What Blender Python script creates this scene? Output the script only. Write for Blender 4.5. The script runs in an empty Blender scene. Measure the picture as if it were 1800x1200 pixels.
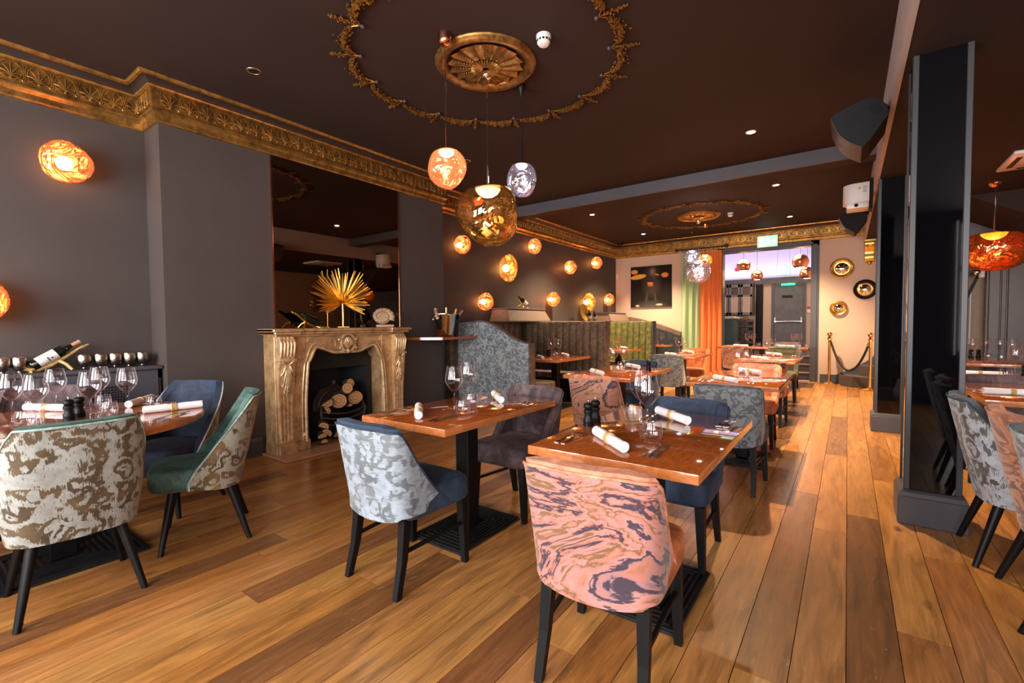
import bpy, bmesh, math, random
from mathutils import Vector, Matrix
random.seed(7)
S = bpy.context.scene
COL = S.collection
PI = math.pi
R = math.radians

# ------------------------------------------------------------------ camera
cam_d = bpy.data.cameras.new('camera')
cam_d.sensor_width = 36.0
cam_d.lens = 812.0 / 1800.0 * 36.0
cam_d.clip_start = 0.05
cam_d.clip_end = 80
cam = bpy.data.objects.new('camera', cam_d)
COL.objects.link(cam)
_yaw, _pit, _rol = R(36.0), R(2.15), R(-0.5)
_f = Vector((-math.sin(_yaw) * math.cos(_pit), math.cos(_yaw) * math.cos(_pit), -math.sin(_pit)))
_r = Vector((math.cos(_yaw), math.sin(_yaw), 0))
_u = _r.cross(_f)
_r2 = _r * math.cos(_rol) + _u * math.sin(_rol)
_u2 = -_r * math.sin(_rol) + _u * math.cos(_rol)
cam.matrix_world = Matrix(((_r2.x, _u2.x, -_f.x, 0), (_r2.y, _u2.y, -_f.y, 0), (_r2.z, _u2.z, -_f.z, 1.27), (0, 0, 0, 1)))
S.camera = cam

# ------------------------------------------------------------------ world, daylight, exposure
W = bpy.data.worlds.new('world')
S.world = W
W.use_nodes = True
W.node_tree.nodes['Background'].inputs[0].default_value = (0.9, 0.92, 1.0, 1)
W.node_tree.nodes['Background'].inputs[1].default_value = 0.6
S.view_settings.view_transform = 'Standard'
S.view_settings.look = 'None'
S.view_settings.exposure = 0.80
S.view_settings.gamma = 1.0
S.view_settings.use_curve_mapping = False
try:
    S.cycles.max_bounces = 10
    S.cycles.transparent_max_bounces = 24
    S.cycles.glossy_bounces = 5
    S.cycles.caustics_reflective = False
    S.cycles.caustics_refractive = False
    S.cycles.sample_clamp_indirect = 6.0
except Exception:
    pass

def light(name, kind, loc, energy, color=(1, 1, 1), rot=(0, 0, 0), size=0.1, size_y=None, parent=None, spot=None, blend=0.6, spread=None):
    d = bpy.data.lights.new(name, kind)
    d.energy = energy
    d.color = color
    if kind == 'AREA':
        d.size = size
        if size_y:
            d.shape = 'RECTANGLE'
            d.size_y = size_y
        if spread:
            d.spread = spread
    elif kind == 'SPOT':
        d.shadow_soft_size = size
        d.spot_size = spot
        d.spot_blend = blend
    else:
        d.shadow_soft_size = size
    o = bpy.data.objects.new(name, d)
    COL.objects.link(o)
    o.location = loc
    o.rotation_euler = rot
    if parent:
        o.parent = parent
    return o

DAY = (1.0, 0.95, 0.92)
# daylight in the street windows behind the photographer (window openings in wall_front)
WIN_X = [(-4.55, -3.15), (-2.6, -1.2), (-0.65, 0.15), (1.30, 2.45), (2.85, 3.9)]
WIN_Z = (0.75, 2.75)
for a, b in WIN_X:
    light('window_daylight', 'AREA', ((a + b) / 2, -1.93, sum(WIN_Z) / 2), 86 * (b - a), DAY, (R(90), 0, 0), b - a, WIN_Z[1] - WIN_Z[0])

# ------------------------------------------------------------------ mesh helpers
class MB:
    def __init__(s):
        s.v = []
        s.f = []
        s.m = []
    def add(s, v, f, mi=0):
        o = len(s.v)
        s.v += [tuple(p) for p in v]
        s.f += [tuple(i + o for i in q) for q in f]
        s.m += [mi] * len(f)
        return s
    def box(s, x0, x1, y0, y1, z0, z1, mi=0):
        v = [(x0, y0, z0), (x1, y0, z0), (x1, y1, z0), (x0, y1, z0), (x0, y0, z1), (x1, y0, z1), (x1, y1, z1), (x0, y1, z1)]
        return s.add(v, [(0, 3, 2, 1), (4, 5, 6, 7), (0, 1, 5, 4), (1, 2, 6, 5), (2, 3, 7, 6), (3, 0, 4, 7)], mi)
    def rbox(s, x0, x1, y0, y1, z0, z1, b=0.01, seg=2, mi=0):
        bm = bmesh.new()
        bmesh.ops.create_cube(bm, size=1)
        for q in bm.verts:
            q.co = Vector(((x0 + x1) / 2 + q.co.x * (x1 - x0), (y0 + y1) / 2 + q.co.y * (y1 - y0), (z0 + z1) / 2 + q.co.z * (z1 - z0)))
        bmesh.ops.bevel(bm, geom=bm.edges[:] + bm.verts[:], offset=b, segments=seg, affect='EDGES', profile=0.5)
        return s.addbm(bm, mi)
    def addbm(s, bm, mi=0):
        bm.verts.index_update()
        s.add([q.co[:] for q in bm.verts], [[q.index for q in f.verts] for f in bm.faces], mi)
        bm.free()
        return s
    def lathe(s, prof, n=24, c=(0, 0, 0), mi=0, cap0=True, cap1=True, sx=1, sy=1):
        v = []
        f = []
        k = len(prof)
        for i in range(n):
            a = 2 * PI * i / n
            for r, z in prof:
                v.append((c[0] + r * math.cos(a) * sx, c[1] + r * math.sin(a) * sy, c[2] + z))
        for i in range(n):
            j = (i + 1) % n
            for q in range(k - 1):
                f.append((i * k + q, j * k + q, j * k + q + 1, i * k + q + 1))
        if cap0 and prof[0][0] > 1e-5:
            f.append(tuple((n - 1 - i) * k for i in range(n)))
        if cap1 and prof[-1][0] > 1e-5:
            f.append(tuple(i * k + k - 1 for i in range(n)))
        return s.add(v, f, mi)
    def tube(s, pts, r, n=8, mi=0, closed=False, cap=True, flat=None):
        pts = [Vector(p) for p in pts]
        k = len(pts)
        rs = r if isinstance(r, (list, tuple)) else [r] * k
        v = []
        f = []
        prev = None
        for i, p in enumerate(pts):
            if closed:
                t = pts[(i + 1) % k] - pts[i - 1]
            else:
                t = pts[min(i + 1, k - 1)] - pts[max(i - 1, 0)]
            if t.length < 1e-9:
                t = Vector((0, 0, 1))
            t.normalize()
            if prev is None:
                up = Vector((0, 0, 1)) if abs(t.z) < 0.9 else Vector((1, 0, 0))
                a = t.cross(up).normalized()
            else:
                a = (prev - t * prev.dot(t))
                a = a.normalized() if a.length > 1e-6 else t.orthogonal().normalized()
            prev = a
            b = t.cross(a)
            fl = 1 if flat is None else flat
            for j in range(n):
                an = 2 * PI * (j + 0.5) / n
                v.append(p + a * math.cos(an) * rs[i] + b * math.sin(an) * rs[i] * fl)
        for i in range(k if closed else k - 1):
            i2 = (i + 1) % k
            for j in range(n):
                j2 = (j + 1) % n
                f.append((i * n + j, i2 * n + j, i2 * n + j2, i * n + j2))
        if cap and not closed:
            f.append(tuple(range(n)))
            f.append(tuple((k - 1) * n + n - 1 - j for j in range(n)))
        return s.add([tuple(p) for p in v], f, mi)
    def bar(s, p0, p1, w0, w1=None, d0=None, d1=None, mi=0):
        # square tapered bar, cross-section stays horizontal
        w1 = w0 if w1 is None else w1
        d0 = w0 if d0 is None else d0
        d1 = d0 * w1 / w0 if d1 is None else d1
        v = []
        for p, w, d in ((p0, w0, d0), (p1, w1, d1)):
            for sx, sy in ((-1, -1), (1, -1), (1, 1), (-1, 1)):
                v.append((p[0] + sx * w / 2, p[1] + sy * d / 2, p[2]))
        f = [(0, 1, 5, 4), (1, 2, 6, 5), (2, 3, 7, 6), (3, 0, 4, 7), (3, 2, 1, 0), (4, 5, 6, 7)]
        if p1[2] < p0[2]:
            f = [tuple(reversed(q)) for q in f]
        return s.add(v, f, mi)
    def prism(s, poly, a0, a1, axis='z', mi=0):
        n = len(poly)
        def mk(p, a):
            return {'z': (p[0], p[1], a), 'y': (p[0], a, p[1]), 'x': (a, p[0], p[1])}[axis]
        v = [mk(p, a0) for p in poly] + [mk(p, a1) for p in poly]
        f = [tuple(range(n))[::-1], tuple(range(n, 2 * n))]
        f += [(i, (i + 1) % n, n + (i + 1) % n, n + i) for i in range(n)]
        return s.add(v, f, mi)
    def grid(s, P, mi=0, flip=False):
        n, m = len(P), len(P[0])
        v = [p for row in P for p in row]
        f = []
        for i in range(n - 1):
            for j in range(m - 1):
                q = (i * m + j, (i + 1) * m + j, (i + 1) * m + j + 1, i * m + j + 1)
                f.append(q[::-1] if flip else q)
        return s.add(v, f, mi)
    def solid(s, A, B, mi=0):
        # closed solid between two same-size grids (A outer, B inner)
        n, m = len(A), len(A[0])
        v = [p for row in A for p in row] + [p for row in B for p in row]
        o = n * m
        f = []
        for i in range(n - 1):
            for j in range(m - 1):
                q = (i * m + j, (i + 1) * m + j, (i + 1) * m + j + 1, i * m + j + 1)
                f.append(q)
                f.append(tuple(o + t for t in q[::-1]))
        for i in range(n - 1):
            f.append((i * m, o + i * m, o + (i + 1) * m, (i + 1) * m))
            f.append((i * m + m - 1, (i + 1) * m + m - 1, o + (i + 1) * m + m - 1, o + i * m + m - 1))
        for j in range(m - 1):
            f.append((j, j + 1, o + j + 1, o + j))
            b = (n - 1) * m
            f.append((b + j, o + b + j, o + b + j + 1, b + j + 1))
        return s.add(v, f, mi)
    def ball(s, c, r, seg=10, ring=6, sz=1.0, mi=0):
        prof = [(r * math.sin(PI * i / ring), -r * sz * math.cos(PI * i / ring)) for i in range(ring + 1)]
        prof[0] = (1e-6, prof[0][1])
        prof[-1] = (1e-6, prof[-1][1])
        return s.lathe(prof, seg, c, mi)
    def xform(s, M):
        s.v = [tuple(M @ Vector(p)) for p in s.v]
        return s
    def mesh(s, name, smooth=None):
        me = bpy.data.meshes.new(name)
        me.from_pydata(s.v, [], s.f)
        if smooth is not None:
            bm = bmesh.new()
            bm.from_mesh(me)
            bmesh.ops.remove_doubles(bm, verts=bm.verts[:], dist=1e-5)
            bmesh.ops.recalc_face_normals(bm, faces=bm.faces[:])
            if any(s.m):
                pass
            bm.to_mesh(me)
            bm.free()
        if any(s.m) and len(me.polygons) == len(s.m):
            me.polygons.foreach_set('material_index', s.m)
        if smooth is not None:
            me.polygons.foreach_set('use_smooth', [True] * len(me.polygons))
            me.set_sharp_from_angle(angle=R(smooth))
        me.update()
        return me

def obj(name, mb, mat=None, parent=None, smooth=None, loc=None, rotz=None, rot=None):
    me = mb.mesh(name, smooth) if isinstance(mb, MB) else mb
    o = bpy.data.objects.new(name, me)
    COL.objects.link(o)
    if mat is not None and isinstance(mb, MB):
        for m in (mat if isinstance(mat, (list, tuple)) else [mat]):
            me.materials.append(m)
    if parent:
        o.parent = parent
    if loc is not None:
        o.location = loc
    if rotz is not None:
        o.rotation_euler = (0, 0, rotz)
    if rot is not None:
        o.rotation_euler = rot
    return o

def tag(o, label, cat, group=None):
    o['label'] = label
    o['category'] = cat
    if group:
        o['group'] = group
    return o

def thing(name, label, cat, loc=(0, 0, 0), rotz=0, group=None):
    o = bpy.data.objects.new(name, None)
    o.empty_display_size = 0.1
    COL.objects.link(o)
    o.location = loc
    o.rotation_euler = (0, 0, rotz)
    return tag(o, label, cat, group)

def struct(name, mb, mat, parent=None, smooth=None):
    o = obj(name, mb, mat, parent, smooth)
    if not parent:
        o['kind'] = 'structure'
    return o

KIDS = {}
def dup(root, loc, rotz=0, label=None, group=None, rot=None):
    def cp(o, par):
        c = o.copy()
        COL.objects.link(c)
        c.parent = par
        for k in o.children:
            cp(k, c)
        return c
    r = cp(root, None)
    r.location = loc
    r.rotation_euler = rot if rot is not None else (0, 0, rotz)
    if label:
        r['label'] = label
    if group:
        r['group'] = group
    return r

# ------------------------------------------------------------------ materials
class NT:
    def __init__(s, name):
        s.mat = bpy.data.materials.new(name)
        s.mat.use_nodes = True
        s.t = s.mat.node_tree
        s.b = s.t.nodes['Principled BSDF']
        s.out = s.t.nodes['Material Output']
    def n(s, kind, **kw):
        nd = s.t.nodes.new('ShaderNode' + kind)
        for k, v in kw.items():
            setattr(nd, k, v)
        return nd
    def lk(s, a, b):
        s.t.links.new(a, b)
    def set(s, **kw):
        for k, v in kw.items():
            k = k.replace('_', ' ')
            if isinstance(v, tuple) and len(v) == 3 and ('olor' in k or 'int' in k):
                v = v + (1,)
            s.b.inputs[k].default_value = v
        return s
    def coord(s, kind='Object', scale=(1, 1, 1), rot=(0, 0, 0), loc=(0, 0, 0)):
        if kind == 'World':
            o = s.n('NewGeometry').outputs['Position']
        else:
            o = s.n('TexCoord').outputs[kind]
        m = s.n('Mapping')
        m.inputs['Scale'].default_value = scale
        m.inputs['Rotation'].default_value = rot
        m.inputs['Location'].default_value = loc
        s.lk(o, m.inputs['Vector'])
        return m.outputs[0]
    def noise(s, vec, scale=5, detail=4, rough=0.55, dist=0.0):
        q = s.n('TexNoise')
        q.inputs['Scale'].default_value = scale
        q.inputs['Detail'].default_value = detail
        q.inputs['Roughness'].default_value = rough
        q.inputs['Distortion'].default_value = dist
        s.lk(vec, q.inputs['Vector'])
        return q.outputs['Fac']
    def ramp(s, fac, stops, interp='LINEAR'):
        q = s.n('ValToRGB')
        q.color_ramp.interpolation = interp
        e = q.color_ramp.elements
        while len(e) < len(stops):
            e.new(0.5)
        for i, (p, c) in enumerate(stops):
            e[i].position = p
            e[i].color = (c[0], c[1], c[2], 1) if isinstance(c, tuple) else (c, c, c, 1)
        s.lk(fac, q.inputs['Fac'])
        return q.outputs['Color']
    def mix(s, fac, a, b, mode='MIX'):
        q = s.n('Mix', data_type='RGBA', blend_type=mode)
        for inp, x in ((q.inputs['Factor'], fac), (q.inputs[6], a), (q.inputs[7], b)):
            if isinstance(x, (int, float)):
                inp.default_value = x
            elif isinstance(x, tuple):
                inp.default_value = x + (1,)
            else:
                s.lk(x, inp)
        return q.outputs[2]
    def math(s, op, a, b=0.0, c=None):
        q = s.n('Math', operation=op)
        for i, x in enumerate((a, b, c)):
            if x is None:
                continue
            if isinstance(x, (int, float)):
                q.inputs[i].default_value = x
            else:
                s.lk(x, q.inputs[i])
        return q.outputs[0]
    def col(s, sock):
        s.lk(sock, s.b.inputs['Base Color'])
        return s
    def bump(s, h, strength=0.2, dist=0.01):
        q = s.n('Bump')
        q.inputs['Strength'].default_value = strength
        q.inputs['Distance'].default_value = dist
        s.lk(h, q.inputs['Height'])
        s.lk(q.outputs[0], s.b.inputs['Normal'])
        return s

def plain(name, c, rough=0.5, metal=0.0, var=0.0, vscale=8.0, bump=0.0, coord='Object', **kw):
    m = NT(name)
    m.set(Roughness=rough, Metallic=metal, **kw)
    v = m.coord(coord)
    if var > 0:
        f = m.noise(v, vscale, 5)
        m.col(m.ramp(f, [(0.25, tuple(x * (1 - var) for x in c)), (0.75, tuple(min(1, x * (1 + var)) for x in c))]))
    else:
        m.set(Base_Color=c)
    if bump > 0:
        m.bump(m.noise(v, vscale * 6, 3), bump, 0.004)
    return m.mat
M = {}
M['wall'] = plain('wall_grey_paint', (0.063, 0.050, 0.047), 0.62, var=0.10, vscale=2.5, bump=0.05, coord='World')
M['beige'] = plain('wall_beige_paint', (0.62, 0.47, 0.36), 0.7, var=0.03, vscale=2, coord='World')
M['ceiling'] = plain('ceiling_brown_paint', (0.032, 0.019, 0.0155), 0.75, var=0.10, vscale=1.2, coord='World', Specular_IOR_Level=0.2)
M['fascia'] = plain('fascia_lit_grey', (0.46, 0.40, 0.38), 0.6, var=0.05, vscale=3, coord='World')  # far lighter than the beam: brightness from the nearby windows put into the colour
M['beam'] = plain('beam_grey_paint', (0.085, 0.080, 0.095), 0.55, var=0.08, vscale=3, coord='World')
M['skirt'] = plain('skirting_slate_paint', (0.062, 0.062, 0.076), 0.42, var=0.1, vscale=5, coord='World')
M['wallpaper'] = plain('wallpaper_bronze', (0.30, 0.17, 0.10), 0.5, var=0.5, vscale=30, coord='World')
M['black'] = plain('black_lacquer_wood', (0.004, 0.004, 0.005), 0.45, var=0.2, Specular_IOR_Level=0.22)
M['iron'] = plain('black_cast_iron', (0.010, 0.010, 0.011), 0.45, var=0.3, vscale=40, bump=0.3, Specular_IOR_Level=0.3)
M['rust_iron'] = plain('brown_cast_iron', (0.030, 0.018, 0.014), 0.5, var=0.4, vscale=30, bump=0.4)
M['steel'] = plain('polished_steel', (0.80, 0.76, 0.72), 0.07, 1.0)
M['cutlery'] = plain('cutlery_steel', (0.72, 0.66, 0.60), 0.14, 1.0)
M['chrome'] = plain('chrome', (0.86, 0.84, 0.86), 0.05, 1.0)
M['copper'] = plain('polished_copper', (0.85, 0.36, 0.20), 0.12, 1.0)
M['brass'] = plain('polished_brass', (0.78, 0.50, 0.15), 0.14, 1.0)
M['gold'] = plain('bright_gold_leaf', (0.80, 0.52, 0.14), 0.28, 1.0, var=0.2, vscale=20)
M['white'] = plain('white_plastic', (0.78, 0.74, 0.72), 0.35)
M['linen'] = plain('white_linen', (0.80, 0.80, 0.82), 0.85, bump=0.1, vscale=30)
M['straw'] = plain('gold_straw', (0.55, 0.36, 0.13), 0.55, var=0.4, vscale=60, bump=0.5)
M['porcelain'] = plain('glazed_white', (0.7, 0.66, 0.62), 0.2)
M['charcoal'] = plain('charcoal_plastic', (0.009, 0.009, 0.011), 0.6, Specular_IOR_Level=0.2, var=0.3, vscale=90, bump=0.3)
M['bottle'] = plain('dark_bottle_glass', (0.006, 0.009, 0.005), 0.04)
M['paper'] = plain('paper_label', (0.72, 0.68, 0.66), 0.6)
M['foil'] = plain('bottle_foil', (0.62, 0.50, 0.40), 0.35, 0.7)
M['pinkfoil'] = plain('rose_foil', (0.72, 0.40, 0.26), 0.4, 0.5)
M['goldfoil'] = plain('gold_foil', (0.75, 0.52, 0.20), 0.3, 0.8)
M['bark'] = plain('log_bark', (0.055, 0.034, 0.020), 0.9, var=0.5, vscale=30, bump=0.8)
M['slab'] = plain('hearth_stone', (0.42, 0.22, 0.12), 0.35, var=0.2, vscale=6)
M['carpet'] = plain('stair_carpet', (0.075, 0.055, 0.045), 0.95, var=0.5, vscale=60, bump=0.4)
M['rope'] = plain('black_rope', (0.010, 0.009, 0.010), 0.7, bump=0.8, vscale=40)
M['teal'] = plain('teal_bar_paint', (0.05, 0.11, 0.12), 0.35, var=0.15)
M['darkwood'] = plain('dark_panelling', (0.045, 0.030, 0.028), 0.4, var=0.4, vscale=12)
M['doorgrey'] = plain('dark_grey_door', (0.10, 0.10, 0.11), 0.45, var=0.3, vscale=7)
M['panelgrey'] = plain('grey_door_paint', (0.085, 0.072, 0.072), 0.35, var=0.15, vscale=6)
M['cream'] = plain('cream_panelling', (0.34, 0.25, 0.17), 0.5, var=0.1)
M['white_wall'] = plain('white_upper_wall', (0.72, 0.68, 0.78), 0.8)
M['greypanel'] = plain('grey_oak_laminate', (0.13, 0.095, 0.08), 0.5, var=0.2)
M['shell'] = plain('fossil_stone', (0.42, 0.28, 0.175), 0.55, var=0.25, vscale=25, bump=0.3)
M['mirror'] = plain('bronze_mirror', (0.28, 0.22, 0.165), 0.02, 1.0)
M['convex'] = plain('mirror_silver', (0.85, 0.83, 0.80), 0.03, 1.0)
M['blackglass'] = plain('black_glass', (0.002, 0.002, 0.003), 0.03, Specular_IOR_Level=0.55)
M['trimmetal'] = plain('graphite_trim', (0.045, 0.045, 0.05), 0.4, 0.3)
M['cane'] = plain('grille_black', (0.012, 0.012, 0.014), 0.5)
M['ring_tan'] = plain('warm_alu', (0.6, 0.5, 0.4), 0.3, 1.0)

def vstripe(name, c, k=0.35, sx=90):
    m = NT(name)
    m.set(Roughness=0.5)
    f = m.noise(m.coord('World', (sx, sx, 2)), 1.0, 3)
    m.col(m.ramp(f, [(0.3, tuple(x * (1 - k) for x in c)), (0.7, tuple(x * (1 + k) for x in c))]))
    return m.mat
M['oakgrey'] = vstripe('grey_brown_oak_veneer', (0.17, 0.115, 0.09))
M['darkoak'] = vstripe('dark_oak_veneer', (0.05, 0.035, 0.035))

def antique_gold(name, hi, lo, rough=0.36, sc=14, metal=0.85):
    m = NT(name)
    m.set(Roughness=rough, Metallic=metal)
    v = m.coord('World')
    f = m.noise(v, sc, 6, 0.65)
    g = m.noise(v, sc * 0.25, 3)
    c = m.ramp(f, [(0.32, lo), (0.62, hi)])
    m.col(m.mix(m.ramp(g, [(0.35, 0.0), (0.75, 0.5)]), c, lo))
    m.bump(f, 0.25, 0.004)
    return m.mat
M['antgold'] = antique_gold('antique_gold_paint', (0.72, 0.43, 0.12), (0.20, 0.10, 0.03))
M['antgold_dark'] = antique_gold('dark_gold_paint', (0.42, 0.22, 0.055), (0.09, 0.045, 0.016), 0.45)
M['rosegold'] = antique_gold('ceiling_rose_gold', (0.50, 0.27, 0.07), (0.10, 0.05, 0.02), 0.42, 20)
M['mantel'] = antique_gold('mantel_gold_wash', (0.80, 0.53, 0.27), (0.33, 0.185, 0.085), 0.42, 10, 0.45)
M['mantel_hi'] = antique_gold('mantel_carving_gold', (0.92, 0.70, 0.42), (0.46, 0.28, 0.13), 0.36, 16, 0.5)
M['cove'] = plain('cornice_dark_cove', (0.022, 0.012, 0.009), 0.5, var=0.2, coord='World')

# --- fabrics -----------------------------------------------------------
def velvet(name, c, lo=0.45, hi=1.9, sc=9):
    m = NT(name)
    m.set(Roughness=0.75, Sheen_Weight=0.22, Sheen_Roughness=0.35)
    m.b.inputs['Sheen Tint'].default_value = tuple(min(1, x * 3 + 0.1) for x in c) + (1,)
    v = m.coord('World')
    f = m.noise(v, sc, 8, 0.72, 0.6)
    m.col(m.ramp(f, [(0.34, tuple(x * lo for x in c)), (0.5, c), (0.68, tuple(min(1, x * hi) for x in c))]))
    m.bump(m.noise(v, 160, 2), 0.15, 0.002)
    return m.mat
M['v_navy'] = velvet('navy_velvet', (0.011, 0.023, 0.052))
M['v_blue'] = velvet('slate_blue_velvet', (0.018, 0.036, 0.068))
M['v_purple'] = velvet('mauve_brown_velvet', (0.075, 0.050, 0.055), 0.35, 2.4)
M['v_teal'] = velvet('sea_green_velvet', (0.045, 0.095, 0.080))
M['v_orange'] = velvet('burnt_orange_velvet', (0.40, 0.115, 0.035))
M['v_salmon'] = velvet('salmon_velvet', (0.52, 0.20, 0.12))
M['v_brown'] = velvet('taupe_booth_velvet', (0.125, 0.078, 0.045), 0.5, 1.9, 14)
M['v_green'] = velvet('olive_booth_velvet', (0.105, 0.110, 0.028), 0.5, 1.9, 14)
M['v_olive'] = velvet('dark_olive_velvet', (0.045, 0.046, 0.016))
M['v_dark'] = velvet('charcoal_blue_velvet', (0.030, 0.036, 0.046), 0.5, 1.9, 14)
M['v_grey'] = velvet('grey_velvet', (0.10, 0.105, 0.11))
M['v_mint'] = velvet('mint_piping', (0.26, 0.36, 0.34))
M['p_white'] = plain('pale_piping', (0.50, 0.50, 0.52), 0.7)

def damask(name, light, dark, mid, sc=8.5, streak=(150, 150, 9), wear=0.75):
    m = NT(name)
    m.set(Roughness=0.62, Sheen_Weight=0.25)
    v = m.coord('Object')
    nz = m.n('TexNoise')
    nz.inputs['Scale'].default_value = 7.0
    m.lk(v, nz.inputs['Vector'])
    w = m.mix(0.16, v, nz.outputs['Color'], 'LINEAR_LIGHT')
    vo = m.n('TexVoronoi', feature='F1')
    vo.inputs['Scale'].default_value = sc
    vo.inputs['Randomness'].default_value = 0.55
    m.lk(w, vo.inputs['Vector'])
    d = vo.outputs['Distance']
    ring = m.math('ABSOLUTE', m.math('SUBTRACT', d, 0.40))
    st = m.noise(m.coord('Object', streak), 1.0, 3, 0.6)
    ring = m.math('ADD', ring, m.math('MULTIPLY', m.math('SUBTRACT', st, 0.5), 0.55))
    ring = m.math('LESS_THAN', m.math('ADD', ring, m.math('MULTIPLY', m.noise(v, 60, 3), 0.08)), 0.165)
    cut = m.math('GREATER_THAN', m.noise(v, 7.0, 2), 0.40)
    dot = m.math('LESS_THAN', d, 0.10)
    mask = m.math('MAXIMUM', m.math('MULTIPLY', ring, cut), dot)
    wearm = m.math('GREATER_THAN', st, 0.63)
    mask2 = m.math('MAXIMUM', mask, m.math('MULTIPLY', wearm, wear))
    md = m.ramp(m.noise(v, 9, 4), [(0.35, dark), (0.65, mid)])
    lt = m.ramp(m.noise(v, 30, 5), [(0.3, tuple(x * 0.72 for x in light)), (0.6, light)])
    m.col(m.mix(mask2, lt, md))
    m.bump(st, 0.12, 0.003)
    return m.mat
M['d_silver'] = damask('silver_damask_olive', (0.33, 0.355, 0.34), (0.040, 0.026, 0.012), (0.125, 0.085, 0.038))
M['d_teal'] = damask('silver_damask_gold', (0.31, 0.30, 0.24), (0.050, 0.027, 0.008), (0.17, 0.10, 0.03))
M['d_blue'] = damask('pale_blue_damask', (0.29, 0.35, 0.42), (0.085, 0.105, 0.125), (0.16, 0.185, 0.20), 8.0, (9, 9, 150), 0.6)
M['d_grey'] = damask('charcoal_damask', (0.17, 0.19, 0.205), (0.045, 0.052, 0.062), (0.085, 0.095, 0.105), 10.0, (30, 30, 30), 0.3)
M['d_white'] = damask('silver_white_damask', (0.42, 0.47, 0.54), (0.050, 0.052, 0.050), (0.14, 0.14, 0.12), 8.5)
M['d_booth'] = damask('blue_grey_brocade', (0.26, 0.29, 0.29), (0.062, 0.075, 0.098), (0.10, 0.12, 0.15), 15.0, (40, 40, 40), 0.35)
M['d_green'] = damask('olive_damask', (0.17, 0.16, 0.06), (0.03, 0.035, 0.015), (0.07, 0.07, 0.03), 7.0)

def marble(name, stops, sc=2.5, rot=(0, 0.5, 0.5), dist=1.4):
    m = NT(name)
    m.set(Roughness=0.6, Sheen_Weight=0.3)
    v = m.coord('Object', (0.8, 0.8, 1.5), rot)
    f = m.noise(v, sc, 9, 0.60, dist)
    m.col(m.ramp(f, stops))
    m.bump(m.noise(m.coord('Object'), 220, 2), 0.2, 0.002)
    return m.mat
_P, _K, _T, _D = (0.43, 0.16, 0.112), (0.46, 0.22, 0.21), (0.185, 0.088, 0.034), (0.040, 0.026, 0.046)
_L = (0.33, 0.17, 0.19)
M['marble'] = marble('pink_marbled_fabric', [(0.25, _T), (0.33, _P), (0.365, _L), (0.375, _D), (0.40, _D), (0.41, _K), (0.455, _P), (0.462, _T), (0.475, _T), (0.482, _K), (0.515, _P), (0.525, _D), (0.545, _D), (0.553, _P), (0.58, _K), (0.59, _T), (0.625, _T), (0.635, _K), (0.68, _P), (0.69, _D), (0.72, _T)])
_A, _B2 = (0.42, 0.18, 0.115), (0.47, 0.26, 0.17)
M['marble_tan'] = marble('tan_marbled_fabric', [(0.25, _T), (0.33, _A), (0.37, _D), (0.40, _D), (0.41, _B2), (0.45, _A), (0.465, _T), (0.482, _B2), (0.52, _A), (0.53, _D), (0.55, _D), (0.56, _B2), (0.59, _T), (0.63, _A), (0.68, _B2), (0.69, _D)], 2.0, (0, 0.6, 0.3))
_O, _O2 = (0.45, 0.15, 0.06), (0.60, 0.27, 0.13)
M['marble_rust'] = marble('rust_marbled_fabric', [(0.25, _O), (0.36, _O2), (0.40, (0.12, 0.04, 0.03)), (0.43, (0.12, 0.04, 0.03)), (0.44, _O2), (0.48, (0.62, 0.36, 0.22)), (0.49, _O), (0.53, (0.11, 0.05, 0.06)), (0.56, _O), (0.60, _O2), (0.64, _O), (0.70, _O2)], 2.6, (0.4, 0.2, 0.9), 1.8)

# --- wood --------------------------------------------------------------
def lacquer(name, c, sc=70, rough=0.06):
    m = NT(name)
    m.set(Roughness=rough, Coat_Weight=0.6, Coat_Roughness=0.04)
    v = m.coord('Object', (1, 0.25, 1))
    f = m.noise(v, sc, 4, 0.6)
    g = m.noise(m.coord('Object', (1, 0.3, 1)), 6, 3)
    a = m.ramp(f, [(0.35, tuple(x * 0.82 for x in c)), (0.65, tuple(min(1, x * 1.2) for x in c))])
    m.col(m.mix(m.ramp(g, [(0.4, 0.0), (0.7, 0.18)]), a, tuple(x * 0.7 for x in c)))
    m.bump(m.noise(m.coord('Object'), 14, 2), 0.012, 0.004)
    return m.mat
M['lacquer'] = lacquer('copper_brown_table_lacquer', (0.36, 0.085, 0.016))
M['lacquer_edge'] = lacquer('table_edge_wood', (0.46, 0.15, 0.045), 40, 0.22)

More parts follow.
